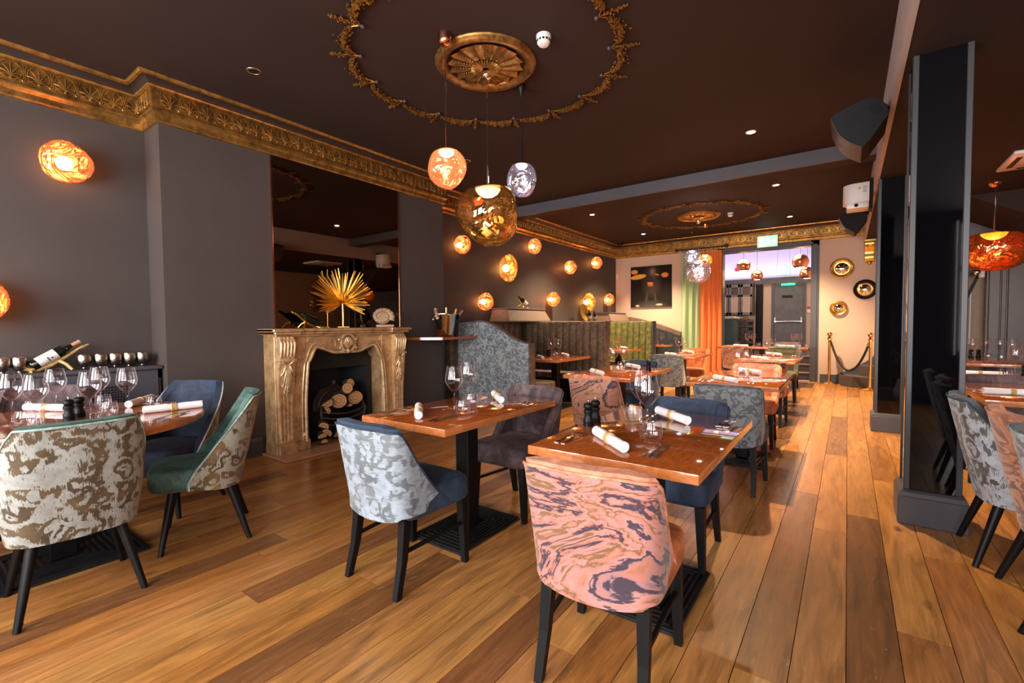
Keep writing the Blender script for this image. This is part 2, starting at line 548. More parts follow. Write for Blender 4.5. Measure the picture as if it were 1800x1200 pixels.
def floor_mat():
    m = NT('oak_floorboards')
    m.set(Coat_Weight=0.18, Coat_Roughness=0.22)
    oi = m.n('ObjectInfo')
    pos = m.n('NewGeometry').outputs['Position']
    off = m.n('VectorMath', operation='SCALE')
    cx = m.n('CombineXYZ')
    m.lk(oi.outputs['Random'], cx.inputs[0])
    m.lk(oi.outputs['Random'], cx.inputs[1])
    m.lk(cx.outputs[0], off.inputs[0])
    off.inputs['Scale'].default_value = 57.0
    ad = m.n('VectorMath', operation='ADD')
    m.lk(pos, ad.inputs[0])
    m.lk(off.outputs[0], ad.inputs[1])
    def mp(sc):
        q = m.n('Mapping')
        q.inputs['Scale'].default_value = sc
        m.lk(ad.outputs[0], q.inputs['Vector'])
        return q.outputs[0]
    fine = m.noise(mp((95, 5, 1)), 1.0, 5, 0.6)
    figure = m.noise(mp((13, 1.5, 1)), 1.0, 3, 0.5, 1.6)
    blotch = m.noise(mp((3.5, 1.2, 1)), 1.0, 3)
    tone = m.ramp(m.math('ADD', m.math('MULTIPLY', fine, 0.45), m.math('MULTIPLY', figure, 0.55)), [(0.32, 0.45), (0.5, 0.95), (0.66, 1.35)])
    c = m.mix(1.0, oi.outputs['Color'], tone, 'MULTIPLY')
    c = m.mix(m.ramp(blotch, [(0.45, 0.0), (0.8, 0.30)]), c, (0.16, 0.075, 0.028))
    vo = m.n('TexVoronoi', feature='F1')
    vo.inputs['Scale'].default_value = 1.0
    m.lk(mp((3.4, 1.5, 1)), vo.inputs['Vector'])
    sp = m.n('SeparateColor')
    m.lk(vo.outputs['Color'], sp.inputs[0])
    knot = m.ramp(m.math('ADD', vo.outputs['Distance'], m.math('MULTIPLY', m.noise(mp((30, 20, 1)), 1.0, 3), 0.10)), [(0.07, 0.85), (0.16, 0.0)])
    knot = m.math('MULTIPLY', knot, m.math('GREATER_THAN', sp.outputs[0], 0.72))
    c = m.mix(knot, c, (0.055, 0.028, 0.012))
    fl = m.math('MULTIPLY', m.math('GREATER_THAN', m.noise(mp((38, 16, 1)), 1.0, 2, 0.5, 1.2), 0.68), 0.22)
    c = m.mix(fl, c, (0.55, 0.33, 0.15))
    m.col(c)
    m.lk(m.ramp(fine, [(0.3, 0.36), (0.7, 0.24)]), m.b.inputs['Roughness'])
    m.bump(fine, 0.10, 0.002)
    return m.mat
M['floor'] = floor_mat()

def log_end():
    m = NT('log_cut_face')
    m.set(Roughness=0.8)
    v = m.coord('Object')
    w = m.n('TexWave', wave_type='RINGS', rings_direction='Y')
    w.inputs['Scale'].default_value = 11
    w.inputs['Distortion'].default_value = 2.5
    m.lk(v, w.inputs['Vector'])
    m.col(m.ramp(w.outputs['Fac'], [(0.0, (0.25, 0.12, 0.045)), (1.0, (0.47, 0.26, 0.115))]))
    return m.mat
M['logend'] = log_end()

# --- glass -------------------------------------------------------------
def thin_glass(name, tint=(0.985, 0.975, 0.985), refl=1.0):
    m = NT(name)
    m.t.nodes.remove(m.b)
    tr = m.n('BsdfTransparent')
    tr.inputs[0].default_value = tint + (1,)
    gl = m.n('BsdfGlossy')
    gl.inputs['Color'].default_value = (1, 1, 1, 1)
    gl.inputs['Roughness'].default_value = 0.02
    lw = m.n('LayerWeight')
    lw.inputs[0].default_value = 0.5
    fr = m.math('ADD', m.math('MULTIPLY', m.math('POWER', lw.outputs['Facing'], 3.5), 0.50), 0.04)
    mx = m.n('MixShader')
    m.lk(m.math('MULTIPLY', fr, refl), mx.inputs[0])
    m.lk(tr.outputs[0], mx.inputs[1])
    m.lk(gl.outputs[0], mx.inputs[2])
    df = m.n('BsdfTranslucent')  # bright rims painted in: pinkish white haze towards grazing angles
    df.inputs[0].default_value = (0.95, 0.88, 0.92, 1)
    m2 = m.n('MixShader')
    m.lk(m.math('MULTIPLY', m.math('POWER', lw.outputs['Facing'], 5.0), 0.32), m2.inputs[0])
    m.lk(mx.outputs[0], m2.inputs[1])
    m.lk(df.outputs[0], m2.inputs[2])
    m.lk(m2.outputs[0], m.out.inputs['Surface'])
    return m.mat
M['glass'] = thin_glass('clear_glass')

def melt_glass(name, tint, refl, mixv=0.45, bsc=5.0, bst=0.9, trans=0.30):
    # metallised blown glass: part mirror, part coloured see-through, with a swirled surface
    m = NT(name)
    m.t.nodes.remove(m.b)
    v = m.coord('Object')
    h = m.noise(v, bsc, 2, 0.5, 2.2)
    bp = m.n('Bump')
    bp.inputs['Strength'].default_value = bst
    bp.inputs['Distance'].default_value = 0.05
    m.lk(h, bp.inputs['Height'])
    tr = m.n('BsdfTransparent')
    tr.inputs[0].default_value = tint + (1,)
    gl = m.n('BsdfGlossy')
    gl.inputs['Color'].default_value = refl + (1,)
    gl.inputs['Roughness'].default_value = 0.04
    m.lk(bp.outputs[0], gl.inputs['Normal'])
    lw = m.n('LayerWeight')
    lw.inputs[0].default_value = 0.35
    sw = m.ramp(m.noise(v, bsc * 1.6, 3, 0.55, 3.0), [(0.35, mixv - 0.22), (0.65, mixv + 0.22)])
    fac = m.math('MAXIMUM', sw, lw.outputs['Facing'])
    tl = m.n('BsdfTranslucent')
    tl.inputs[0].default_value = tuple(refl) + (1,)
    m0 = m.n('MixShader')
    m0.inputs[0].default_value = trans
    m.lk(tr.outputs[0], m0.inputs[1])
    m.lk(tl.outputs[0], m0.inputs[2])
    mx = m.n('MixShader')
    m.lk(fac, mx.inputs[0])
    m.lk(m0.outputs[0], mx.inputs[1])
    m.lk(gl.outputs[0], mx.inputs[2])
    m.lk(mx.outputs[0], m.out.inputs['Surface'])
    return m.mat
M['melt_copper'] = melt_glass('copper_melt_glass', (1.0, 0.55, 0.36), (1.0, 0.45, 0.24), 0.32, trans=0.28)
M['melt_amber'] = melt_glass('amber_melt_glass', (1.0, 0.66, 0.34), (0.95, 0.50, 0.20), 0.30, trans=0.22)
M['pend_copper'] = melt_glass('copper_pendant_glass', (1.0, 0.38, 0.26), (1.0, 0.36, 0.22), 0.36, 4.0, 0.8, 0.16)
M['pend_amber'] = melt_glass('amber_pendant_glass', (1.0, 0.66, 0.34), (0.95, 0.55, 0.25), 0.35, 4.0, 0.8, 0.12)
M['pend_gold'] = melt_glass('gold_pendant_glass', (0.92, 0.66, 0.34), (0.72, 0.52, 0.26), 0.42, 3.0, 0.40, 0.02)
M['pend_chrome'] = melt_glass('smoke_pendant_glass', (0.80, 0.76, 0.86), (0.72, 0.70, 0.78), 0.45, 5.0, 0.8, 0.03)
M['pend_orange'] = melt_glass('orange_pendant_glass', (1.0, 0.34, 0.16), (0.95, 0.36, 0.16), 0.40, 4.0, 0.7, 0.05)
M['mercury'] = plain('mercury_glass', (0.42, 0.36, 0.32), 0.14, 1.0, var=0.5, vscale=25, bump=0.6)

def emit(name, c, s):
    m = NT(name)
    m.set(Base_Color=c, Emission_Color=c, Emission_Strength=s)
    return m.mat
M['bulb_warm'] = emit('lamp_bulb_warm', (1.0, 0.66, 0.34), 30)
M['bulb_white'] = emit('lamp_bulb_white', (0.85, 1.0, 0.90), 2.2)
M['downlight'] = emit('downlight_lens', (1.0, 0.80, 0.50), 40)
M['bulb_yellow'] = emit('lamp_bulb_yellow', (1.0, 0.75, 0.10), 2.5)
M['exit'] = emit('exit_sign_face', (0.35, 0.95, 0.50), 0.75)
M['exit_white'] = emit('exit_sign_symbol', (0.9, 1.0, 0.92), 1.1)
M['exit_green'] = emit('exit_lamp_green', (0.02, 0.9, 0.20), 2.5)

def curtain_mat(name, c):
    m = NT(name)
    m.set(Roughness=0.7, Sheen_Weight=0.3, Base_Color=c)
    return m.mat
M['c_green'] = curtain_mat('green_curtain_cloth', (0.33, 0.47, 0.26))
M['c_orange'] = curtain_mat('orange_curtain_cloth', (0.72, 0.20, 0.035))

def portrait():
    m = NT('portrait_print')
    m.set(Roughness=0.7, Specular_IOR_Level=0.15)
    g = m.coord('Object')
    def ell(cx, cz, rx, rz, soft=0.35, ang=0.0):
        q = m.n('Mapping', vector_type='TEXTURE')
        q.inputs['Location'].default_value = (cx, 0, cz)
        q.inputs['Rotation'].default_value = (0, ang, 0)
        q.inputs['Scale'].default_value = (rx, 50, rz)
        m.lk(g, q.inputs['Vector'])
        ln = m.n('VectorMath', operation='LENGTH')
        m.lk(q.outputs[0], ln.inputs[0])
        return m.ramp(ln.outputs['Value'], [(1 - soft, 1.0), (1.0, 0.0)])
    nz = m.noise(g, 6, 4)
    c = m.mix(0.0, (0.012, 0.009, 0.008), (0, 0, 0))
    for e, col, k in ((ell(0, -0.62, 0.56, 0.30, 0.9), (0.10, 0.085, 0.075), 1),
                      (ell(0.02, 0.16, 0.30, 0.46, 0.6), (0.060, 0.040, 0.032), 1),
                      (ell(0.05, 0.36, 0.10, 0.14, 0.9), (0.28, 0.19, 0.14), 1),
                      (ell(0.16, 0.29, 0.07, 0.022, 0.4, 0.2), (0.75, 0.38, 0.06), 1),
                      (ell(0.09, 0.22, 0.02, 0.12, 1.0, 0.0), (0.16, 0.11, 0.085), 1),
                      (ell(-0.01, 0.09, 0.095, 0.026, 0.35, 0.1), (0.85, 0.32, 0.10), 1),
                      (ell(-0.01, 0.055, 0.085, 0.030, 0.35), (0.75, 0.25, 0.07), 1),
                      (ell(0.0, 0.02, 0.10, 0.03, 0.9), (0.32, 0.20, 0.14), 1),
                      (ell(-0.32, 0.26, 0.22, 0.065, 0.15, -0.12), (0.80, 0.45, 0.06), 1),
                      (ell(-0.42, 0.39, 0.10, 0.065, 0.25), (0.85, 0.33, 0.08), 1),
                      (ell(0.36, 0.27, 0.10, 0.07, 0.3), (0.80, 0.30, 0.06), 1),
                      (ell(-0.10, -0.28, 0.035, 0.20, 1.0, 0.15), (0.07, 0.06, 0.055), 1),
                      (ell(0.12, -0.28, 0.035, 0.20, 1.0, -0.15), (0.06, 0.05, 0.045), 1),
                      (ell(0.22, -0.46, 0.10, 0.03, 0.5), (0.70, 0.40, 0.25), 1),
                      (ell(-0.34, -0.48, 0.06, 0.03, 0.5), (0.70, 0.50, 0.30), 1)):
        c = m.mix(e, c, col)
    m.col(c)
    return m.mat
M['portrait'] = portrait()
M['green_art'] = plain('green_abstract_print', (0.10, 0.22, 0.02), 0.4, var=0.9, vscale=5)
# ================================================================== SETTING
X_ALC, X_BR, Y_FAR, ZC = -5.0, -4.66, 11.6, 3.3
Y_B0, Y_B1 = 1.44, 4.77
Z_R = 2.88

# floor: slab with separate boards
floor = struct('floor', MB().box(-5.15, 4.35, -2.1, 11.8, -0.08, -0.02), M['black'])
PW = 0.168
unit = MB().box(-0.5, 0.5, -0.5, 0.5, -1, 0).mesh('plank')
unit.materials.append(M['floor'])
rest = MB()
rest_cols = []
OAKS = [(0.50, 0.215, 0.058), (0.54, 0.24, 0.068), (0.47, 0.19, 0.050), (0.58, 0.27, 0.082), (0.44, 0.17, 0.046), (0.52, 0.22, 0.072), (0.38, 0.145, 0.042)]
DARK = (0.235, 0.092, 0.034)
rows = []
xx = -5.026
rng = random.Random(21)
nplank = 0
while xx < 4.25:
    x0, x1 = xx, xx + PW
    yy = -2.05 + rng.uniform(-1.2, 0)
    while yy < 11.7:
        L = rng.uniform(1.5, 2.6)
        y0, y1 = max(yy, -2.05), min(yy + L, 11.7)
        yy += L
        if y1 - y0 < 0.05:
            continue
        c = rng.choice(OAKS)
        k = rng.uniform(0.85, 1.12)
        xc = (x0 + x1) / 2
        if rng.random() < 0.03:
            c, k = DARK, 1.0
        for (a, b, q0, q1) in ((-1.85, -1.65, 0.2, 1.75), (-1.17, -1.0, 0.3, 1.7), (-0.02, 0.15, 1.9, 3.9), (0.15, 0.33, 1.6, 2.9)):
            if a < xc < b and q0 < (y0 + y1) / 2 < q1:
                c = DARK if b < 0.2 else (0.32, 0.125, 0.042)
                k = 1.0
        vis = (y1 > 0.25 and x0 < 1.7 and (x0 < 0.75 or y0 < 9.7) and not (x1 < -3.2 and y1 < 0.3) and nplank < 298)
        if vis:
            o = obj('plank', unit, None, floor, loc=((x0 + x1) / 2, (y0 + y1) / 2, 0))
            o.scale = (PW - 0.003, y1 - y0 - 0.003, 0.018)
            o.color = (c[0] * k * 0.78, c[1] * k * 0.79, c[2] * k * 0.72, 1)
            nplank += 1
        else:
            rest.box(x0 + 0.0011, x1 - 0.0011, y0 + 0.0011, y1 - 0.0011, -0.018, 0)
    xx += PW
ro = obj('plank_remainder', rest, M['floor'], floor)
ro.color = (0.37, 0.165, 0.05, 1)
ro['kind'] = 'stuff'

# ceilings
struct('ceiling', MB().box(-5.1, 0.27, -2.1, 11.8, ZC, ZC + 0.12), M['ceiling'])
m = MB().box(0.27, 4.3, -2.1, 9.9, Z_R, ZC + 0.12).box(0.27, 0.75, 9.9, 11.8, Z_R, ZC + 0.12)
struct('ceiling_right', m, M['ceiling'])
struct('trim_1', MB().box(0.235, 0.27, -2.0, 11.55, Z_R - 0.004, ZC), M['fascia'])
m = MB().box(-4.99, 0.235, 6.62, 6.66, 3.135, ZC).box(-4.99, 0.235, 6.66, 6.92, 3.14, ZC, 1)
struct('trim_2', m, [M['beam'], M['ceiling']])

# walls
struct('wall_left', MB().box(-5.2, X_ALC, -2.1, 11.8, 0, ZC), M['wall'])
m = MB().box(-5.0, X_BR, Y_B0, 2.66, 0, ZC).box(-5.0, X_BR, 3.66, Y_B1, 0, ZC).box(-5.0, X_BR, 2.66, 3.66, 0.86, ZC)
struct('wall_chimney', m, M['wall'])
m = MB().box(-5.0, -2.42, Y_FAR, Y_FAR + 0.2, 0, ZC).box(-0.58, 0.8, Y_FAR, Y_FAR + 0.2, 0, ZC).box(-2.42, -0.58, Y_FAR, Y_FAR + 0.2, 2.9, ZC)
struct('wall_far', m, M['beige'])
m = MB()
xs = [-5.2] + [q for w in WIN_X for q in w] + [4.35]
for i in range(0, len(xs), 2):
    m.box(xs[i], xs[i + 1], -2.12, -1.98, 0, ZC)
for a, b in WIN_X:
    m.box(a, b, -2.12, -1.98, 0, WIN_Z[0])
    m.box(a, b, -2.12, -1.98, WIN_Z[1], ZC)
struct('wall_front', m, M['darkwood'])
for i, (a, b) in enumerate(WIN_X):
    m = MB()
    for x in (a, b - 0.06, (a + b) / 2 - 0.03):
        m.box(x, x + 0.06, -1.92, -1.88, WIN_Z[0], WIN_Z[1])
    for z in (WIN_Z[0], WIN_Z[1] - 0.06, 2.0):
        m.box(a, b, -1.92, -1.88, z, z + 0.06)
    struct('window_%d' % (i + 1), m, M['skirt'])
struct('wall_right', MB().box(4.2, 4.35, -2.1, 9.9, 0, Z_R), M['wallpaper'])
struct('wall_stair', MB().box(0.72, 0.9, 9.7, 11.8, 0, Z_R), M['beige'])

# skirting boards
def skirt(name, y0, y1, x):
    m = MB().box(x, x + 0.022, y0, y1, 0, 0.15)
    m.prism([(x, 0.15), (x + 0.022, 0.15), (x + 0.016, 0.172), (x + 0.006, 0.182), (x, 0.182)], y0, y1, 'y')
    struct(name, m, M['skirt'])
skirt('baseboard_left', -1.98, -1.22, X_ALC)
skirt('baseboard_chimney', Y_B0 - 0.02, 2.2, X_BR)
skirt('baseboard_chimney_far', 3.92, Y_B1, X_BR)
struct('baseboard_far', MB().box(-0.46, 0.72, Y_FAR - 0.03, Y_FAR, 0, 0.17), M['skirt'])

# ------------------------------------------------------------------ cornice
path = [(-5.0, -1.95), (-5.0, Y_B0), (X_BR, Y_B0), (X_BR, Y_B1), (-5.0, Y_B1), (-5.0, Y_FAR), (0.235, Y_FAR)]
def offs(d):
    out = []
    for i, p in enumerate(path):
        ns = []
        if i > 0:
            q = Vector((p[0] - path[i - 1][0], p[1] - path[i - 1][1])).normalized()
            ns.append(Vector((q.y, -q.x)))
        if i < len(path) - 1:
            q = Vector((path[i + 1][0] - p[0], path[i + 1][1] - p[1])).normalized()
            ns.append(Vector((q.y, -q.x)))
        o = ns[0] if len(ns) == 1 else ns[0] + ns[1]
        out.append((p[0] + o.x * d, p[1] + o.y * d))
    return out
def run(mb, prof, mi=0):
    P = [[(a, b, z) for a, b in offs(d)] for d, z in prof]
    mb.grid(P, mi, flip=True)
m = MB()
run(m, [(0.0, 2.965), (0.022, 2.968), (0.030, 2.978), (0.030, 3.018), (0.036, 3.024), (0.046, 3.034), (0.060, 3.042), (0.060, 3.058), (0.050, 3.066)], 0)
run(m, [(0.050, 3.066), (0.050, 3.072), (0.062, 3.212), (0.070, 3.216)], 1)
run(m, [(0.070, 3.216), (0.086, 3.222), (0.090, 3.232), (0.086, 3.240)], 0)
run(m, [(0.086, 3.240), (0.092, 3.256), (0.108, 3.272), (0.130, 3.281)], 2)
run(m, [(0.130, 3.281), (0.136, 3.276), (0.156, 3.280), (0.164, 3.290), (0.166, 3.3)], 0)
cornice = struct('trim_3', m, [M['antgold'], M['antgold_dark'], M['cove']])

# anthemion frieze: one palmette relief, repeated along the cornice
m = MB()
def palm_petal(a, L, w):
    pts = []
    rs = []
    for i in range(6):
        t = i / 5
        ang = a * (0.45 + 0.75 * t)
        pts.append((math.sin(ang) * L * t, 0.004 + 0.006 * math.sin(PI * t), math.cos(ang) * L * t))
        rs.append(w * (0.35 + 0.8 * t) if t < 0.95 else w * 0.7)
    m.tube(pts, rs, 5)
for a, L in ((0, 0.098), (0.42, 0.092), (-0.42, 0.092), (0.9, 0.076), (-0.9, 0.076), (1.45, 0.056), (-1.45, 0.056)):
    palm_petal(a, L, 0.0052)
m.ball((0, 0.006, -0.004), 0.010, 6, 4)
arc = [(math.sin(t) * 0.060, 0.005, 0.048 - math.cos(t) * 0.064) for t in [(-2.75 + 5.5 * i / 16) for i in range(17)]]
m.tube(arc, 0.0038, 5)
for sx in (-1, 1):   # small bud between two palmettes
    m.tube([(sx * 0.070, 0.004, -0.012), (sx * 0.068, 0.006, 0.03), (sx * 0.069, 0.006, 0.07), (sx * 0.062, 0.004, 0.105)], [0.002, 0.004, 0.004, 0.002], 5)
    m.tube([(sx * 0.069, 0.005, 0.02), (sx * 0.055, 0.006, 0.0), (sx * 0.062, 0.006, -0.013)], [0.003, 0.003, 0.002], 5)
palm = m.mesh('palmette', 50)
palm.materials.append(M['antgold'])
PITCH = 0.1415
for (p, q, n0) in ((0, 1, 0.3), (1, 2, 0), (2, 3, 0), (3, 4, 0), (4, 5, 0), (5, 6, 0)):
    a, b = Vector(path[p]), Vector(path[q])
    d = (b - a)
    L = d.length
    d.normalize()
    nrm = Vector((d.y, -d.x))
    if p == 0:
        s0 = L - 1.6
    else:
        s0 = 0.0
    k = max(1, int(round((L - s0) / PITCH)))
    for i in range(k):
        s = s0 + (L - s0) * (i + 0.5) / k
        c = a + d * s + nrm * 0.056
        o = obj('palmette', palm, None, cornice, loc=(c.x, c.y, 3.098))
        # relief faces away from the wall; local +y is the wall normal
        o.rotation_euler = (R(-5), 0, math.atan2(nrm.y, nrm.x) - PI / 2)

# ------------------------------------------------------------------ doorway to the bar room
m = MB()
yf = Y_FAR - 0.03
for x0, x1 in ((-2.46, -2.36), (-0.64, -0.50)):
    m.box(x0, x1, yf, Y_FAR + 0.22, 0, 2.96)
    m.box(x0 + 0.035, x1 - 0.03, yf - 0.02, yf, 0, 2.93)
m.box(-2.46, -0.50, yf, Y_FAR + 0.22, 2.86, 2.96)
m.box(-2.43, -0.53, yf - 0.02, yf, 2.885, 2.93)
struct('door_1', m, M['skirt'])
# ================================================================== CEILING ORNAMENT
def garland_ring(cx, cy, label, detail=1.0):
    t = thing('ceiling_garland', label, 'plasterwork', (cx, cy, ZC), 0)
    rr = random.Random(5)
    if 'g' not in GAR:
        m = MB()
        a0, a1 = R(2.2), R(19.6)
        n = 150
        for i in range(n):
            f = (i + 0.5) / n
            a = a0 + (a1 - a0) * f
            w = 0.012 + 0.040 * math.sin(PI * min(1, f * 0.9 + 0.06)) ** 0.8
            rad = 1.045 + rr.gauss(0, 0.36) * w - 0.03 * (1 - math.sin(PI * f))
            z = -0.004 - abs(rr.gauss(0, 0.5)) * w * 0.8
            s = rr.uniform(0.006, 0.0115)
            m.ball((rad * math.cos(a), rad * math.sin(a), z), s, 5, 3, rr.uniform(0.7, 1.2))
        m.tube([((1.045 - 0.03 * (1 - math.sin(PI * i / 12))) * math.cos(a0 + (a1 - a0) * i / 12), (1.045 - 0.03 * (1 - math.sin(PI * i / 12))) * math.sin(a0 + (a1 - a0) * i / 12), -0.006) for i in range(13)], [0.008 + 0.014 * math.sin(PI * i / 12) for i in range(13)], 6)
        m.tube([(0.965 * math.cos(R(0.6)), 0.965 * math.sin(R(0.6)), -0.01), (1.0 * math.cos(a0), 1.0 * math.sin(a0), -0.008), (1.03 * math.cos(R(6)), 1.03 * math.sin(R(6)), -0.008)], 0.006, 5)
        m.tube([(0.965 * math.cos(R(21.9)), 0.965 * math.sin(R(21.9)), -0.01), (1.0 * math.cos(R(20)), 1.0 * math.sin(R(20)), -0.008), (1.03 * math.cos(R(16)), 1.03 * math.sin(R(16)), -0.008)], 0.006, 5)
        GAR['g'] = m.mesh('garland', 40)
        GAR['g'].materials.append(M['gold_dull'])
        m = MB()
        for i in range(46):
            f = (i + 0.5) / 46
            w = 0.020 * math.sin(PI * (f * 0.85 + 0.1)) + 0.003
            m.ball((0.99 + 0.17 * f, rr.gauss(0, 0.5) * w, -0.006 - abs(rr.gauss(0, 0.5)) * w), rr.uniform(0.005, 0.009), 5, 3, rr.uniform(0.8, 1.3))
        m.tube([(0.95, 0, -0.012), (1.0, 0, -0.01), (1.165, 0, -0.008)], [0.005, 0.005, 0.002], 5)
        GAR['s'] = m.mesh('leaf_spray', 40)
        GAR['s'].materials.append(M['gold_dull'])
        m = MB().ball((0.943, 0, -0.014), 0.016, 8, 6)
        GAR['k'] = m.mesh('knob', 60)
        GAR['k'].materials.append(M['knob'])
    for k in range(16):
        for key, nm in (('g', 'garland'), ('s', 'leaf_spray'), ('k', 'knob')):
            o = obj(nm, GAR[key], None, t)
            o.rotation_euler = (0, 0, R(22.5 * k))
    return t
GAR = {}
M['gold_dull'] = antique_gold('garland_gold', (0.50, 0.25, 0.055), (0.07, 0.032, 0.012), 0.4, 60, 0.8)
M['knob'] = plain('garland_dark_knob', (0.05, 0.04, 0.045), 0.4)
garland_ring(-2.318, 2.874, 'large gold leaf garland ring on ceiling around the front pendant cluster')
garland_ring(-2.294, 9.283, 'gold garland ring on far ceiling around the rear pendant cluster')

def ceiling_rose(cx, cy, label):
    t = thing('ceiling_rose', label, 'ceiling rose', (cx, cy, ZC))
    if 'r' not in GAR:
        m = MB().lathe([(0.30, 0), (0.30, -0.010), (0.315, -0.020), (0.325, -0.034), (0.345, -0.042), (0.362, -0.040), (0.372, -0.030), (0.380, -0.018), (0.392, -0.010), (0.392, 0)], 64, cap0=False, cap1=False)
        GAR['r'] = m.mesh('rim', 60)
        GAR['r'].materials.append(M['rosegold'])
        # fluted bat-wing disc with 16 scallops
        m = MB()
        P = []
        nr, na = 9, 128
        for i in range(nr + 1):
            f = i / nr
            row = []
            for j in range(na + 1):
                a = 2 * PI * j / na
                ph = (a * 16 / (2 * PI)) % 1.0
                c = abs(2 * ph - 1)
                r1 = 0.295 - 0.030 * math.sin(PI * ph)
                rad = 0.02 + (r1 - 0.02) * f
                z = -0.020 - 0.020 * (1 - f) - 0.016 * f * (c ** 2.2)
                if f == 1:
                    z += 0.006
                row.append((rad * math.cos(a), rad * math.sin(a), z))
            P.append(row)
        m.grid(P)
        m.lathe([(0.30, -0.001), (0.02, -0.001)], 48, cap0=False, cap1=False, mi=1)
        GAR['d'] = m.mesh('scalloped_disc', 45)
        GAR['d'].materials.append(M['rosegold'])
        GAR['d'].materials.append(M['cove'])
        m = MB()
        for s in (-1, 0, 1):
            m.tube([(0.03, 0, -0.046), (0.075, s * 0.008, -0.054), (0.115, s * 0.022, -0.046)], [0.006, 0.008, 0.004], 6)
        for q in range(6):
            m.ball((0.13 + q * 0.022, 0, -0.036 + q * 0.001), 0.0065 - q * 0.0006, 6, 4)
        GAR['l'] = m.mesh('leaf_relief', 60)
        GAR['l'].materials.append(M['antgold'])
    obj('rim', GAR['r'], None, t)
    obj('scalloped_disc', GAR['d'], None, t)
    for k in range(16):
        o = obj('leaf_relief', GAR['l'], None, t)
        o.rotation_euler = (0, 0, R(22.5 * (k + 0.5)))
ceiling_rose(-2.31, 2.865, 'round gold ceiling rose with scalloped fan in the near garland ring')
ceiling_rose(-2.33, 9.27, 'round gold ceiling rose in the far garland ring')

# smoke detectors
def smoke(x, y, label):
    t = thing('smoke_detector', label, 'smoke detector', (x, y, ZC))
    obj('housing', MB().lathe([(0.052, 0), (0.052, -0.018), (0.046, -0.022), (0.046, -0.052), (0.034, -0.068), (0.001, -0.074)], 28), M['white'], t, 35)
    m = MB()
    for k in range(12):
        a = 2 * PI * k / 12
        q = MB().box(0.0455, 0.0475, -0.007, 0.007, -0.047, -0.033)
        q.xform(Matrix.Rotation(a, 4, 'Z'))
        m.add(q.v, q.f)
    obj('sensor_slots', m, M['black'], t)
smoke(-1.765, 2.84, 'white smoke detector beside the near ceiling rose')
smoke(-1.793, 9.41, 'white smoke detector beside the far ceiling rose')

# downlights
def downlight(x, y, label, on=True):
    t = thing('downlight', label, 'downlight', (x, y, ZC))
    obj('trim_ring', MB().lathe([(0.036, -0.001), (0.040, -0.006), (0.052, -0.004), (0.055, 0)], 28, cap0=False, cap1=False), M['ring_tan'] if not on else M['white'], t, 40)
    obj('lens', MB().lathe([(0.001, -0.003), (0.037, -0.003)], 24, cap0=False, cap1=False), M['downlight'] if on else M['charcoal'], t)
    if on:
        light('downlight_beam', 'SPOT', (0, 0, -0.02), 560, (1.0, 0.70, 0.42), (0, 0, 0), 0.03, parent=t, spot=R(105), blend=0.8)
downlight(-0.868, 5.576, 'lit downlight in front of the cross beam, near the black loudspeaker')
downlight(-0.892, 7.931, 'lit downlight behind the cross beam on the aisle side')
downlight(-0.932, 10.45, 'lit downlight above the far doorway end of the aisle')
downlight(-3.889, 7.936, 'lit downlight behind the cross beam on the wall lamp side')
downlight(-3.802, 10.37, 'lit downlight near the far corner above the booths')
downlight(-3.857, 1.842, 'unlit dark downlight above the chimney breast', False)
downlight(-3.865, 4.39, 'unlit downlight behind the copper pendant', False)

# ------------------------------------------------------------------ blown glass lamps
def blob(rx, ry, rz, seed, flat_top=0.72, n=40, k=22, amp=0.05):
    rr = random.Random(seed)
    ph = [rr.uniform(0, 6.28) for _ in range(8)]
    P = []
    for i in range(k + 1):
        th = PI * i / k
        row = []
        for j in range(n):
            a = 2 * PI * j / n
            d = 1 + amp * (math.sin(2 * a + ph[0] + th) * math.sin(th) + 0.7 * math.sin(3 * th + ph[1] + a) * math.sin(th) + 0.5 * math.sin(3 * a + 2 * th + ph[2]) * math.sin(th))
            z = math.cos(th) * d
            if z > flat_top:
                z = flat_top + (z - flat_top) * 0.35
            row.append((rx * math.sin(th) * math.cos(a) * d, ry * math.sin(th) * math.sin(a) * d, rz * z))
        P.append(row)
    m = MB()
    v = [P[0][0]] + [p for row in P[1:-1] for p in row] + [P[-1][0]]
    f = []
    for j in range(n):
        f.append((0, 1 + j, 1 + (j + 1) % n))
        b = 1 + (k - 2) * n
        f.append((len(v) - 1, b + (j + 1) % n, b + j))
    for i in range(k - 2):
        for j in range(n):
            a, b = 1 + i * n + j, 1 + i * n + (j + 1) % n
            f.append((a, a + n, b + n, b))
    return m.add(v, f)

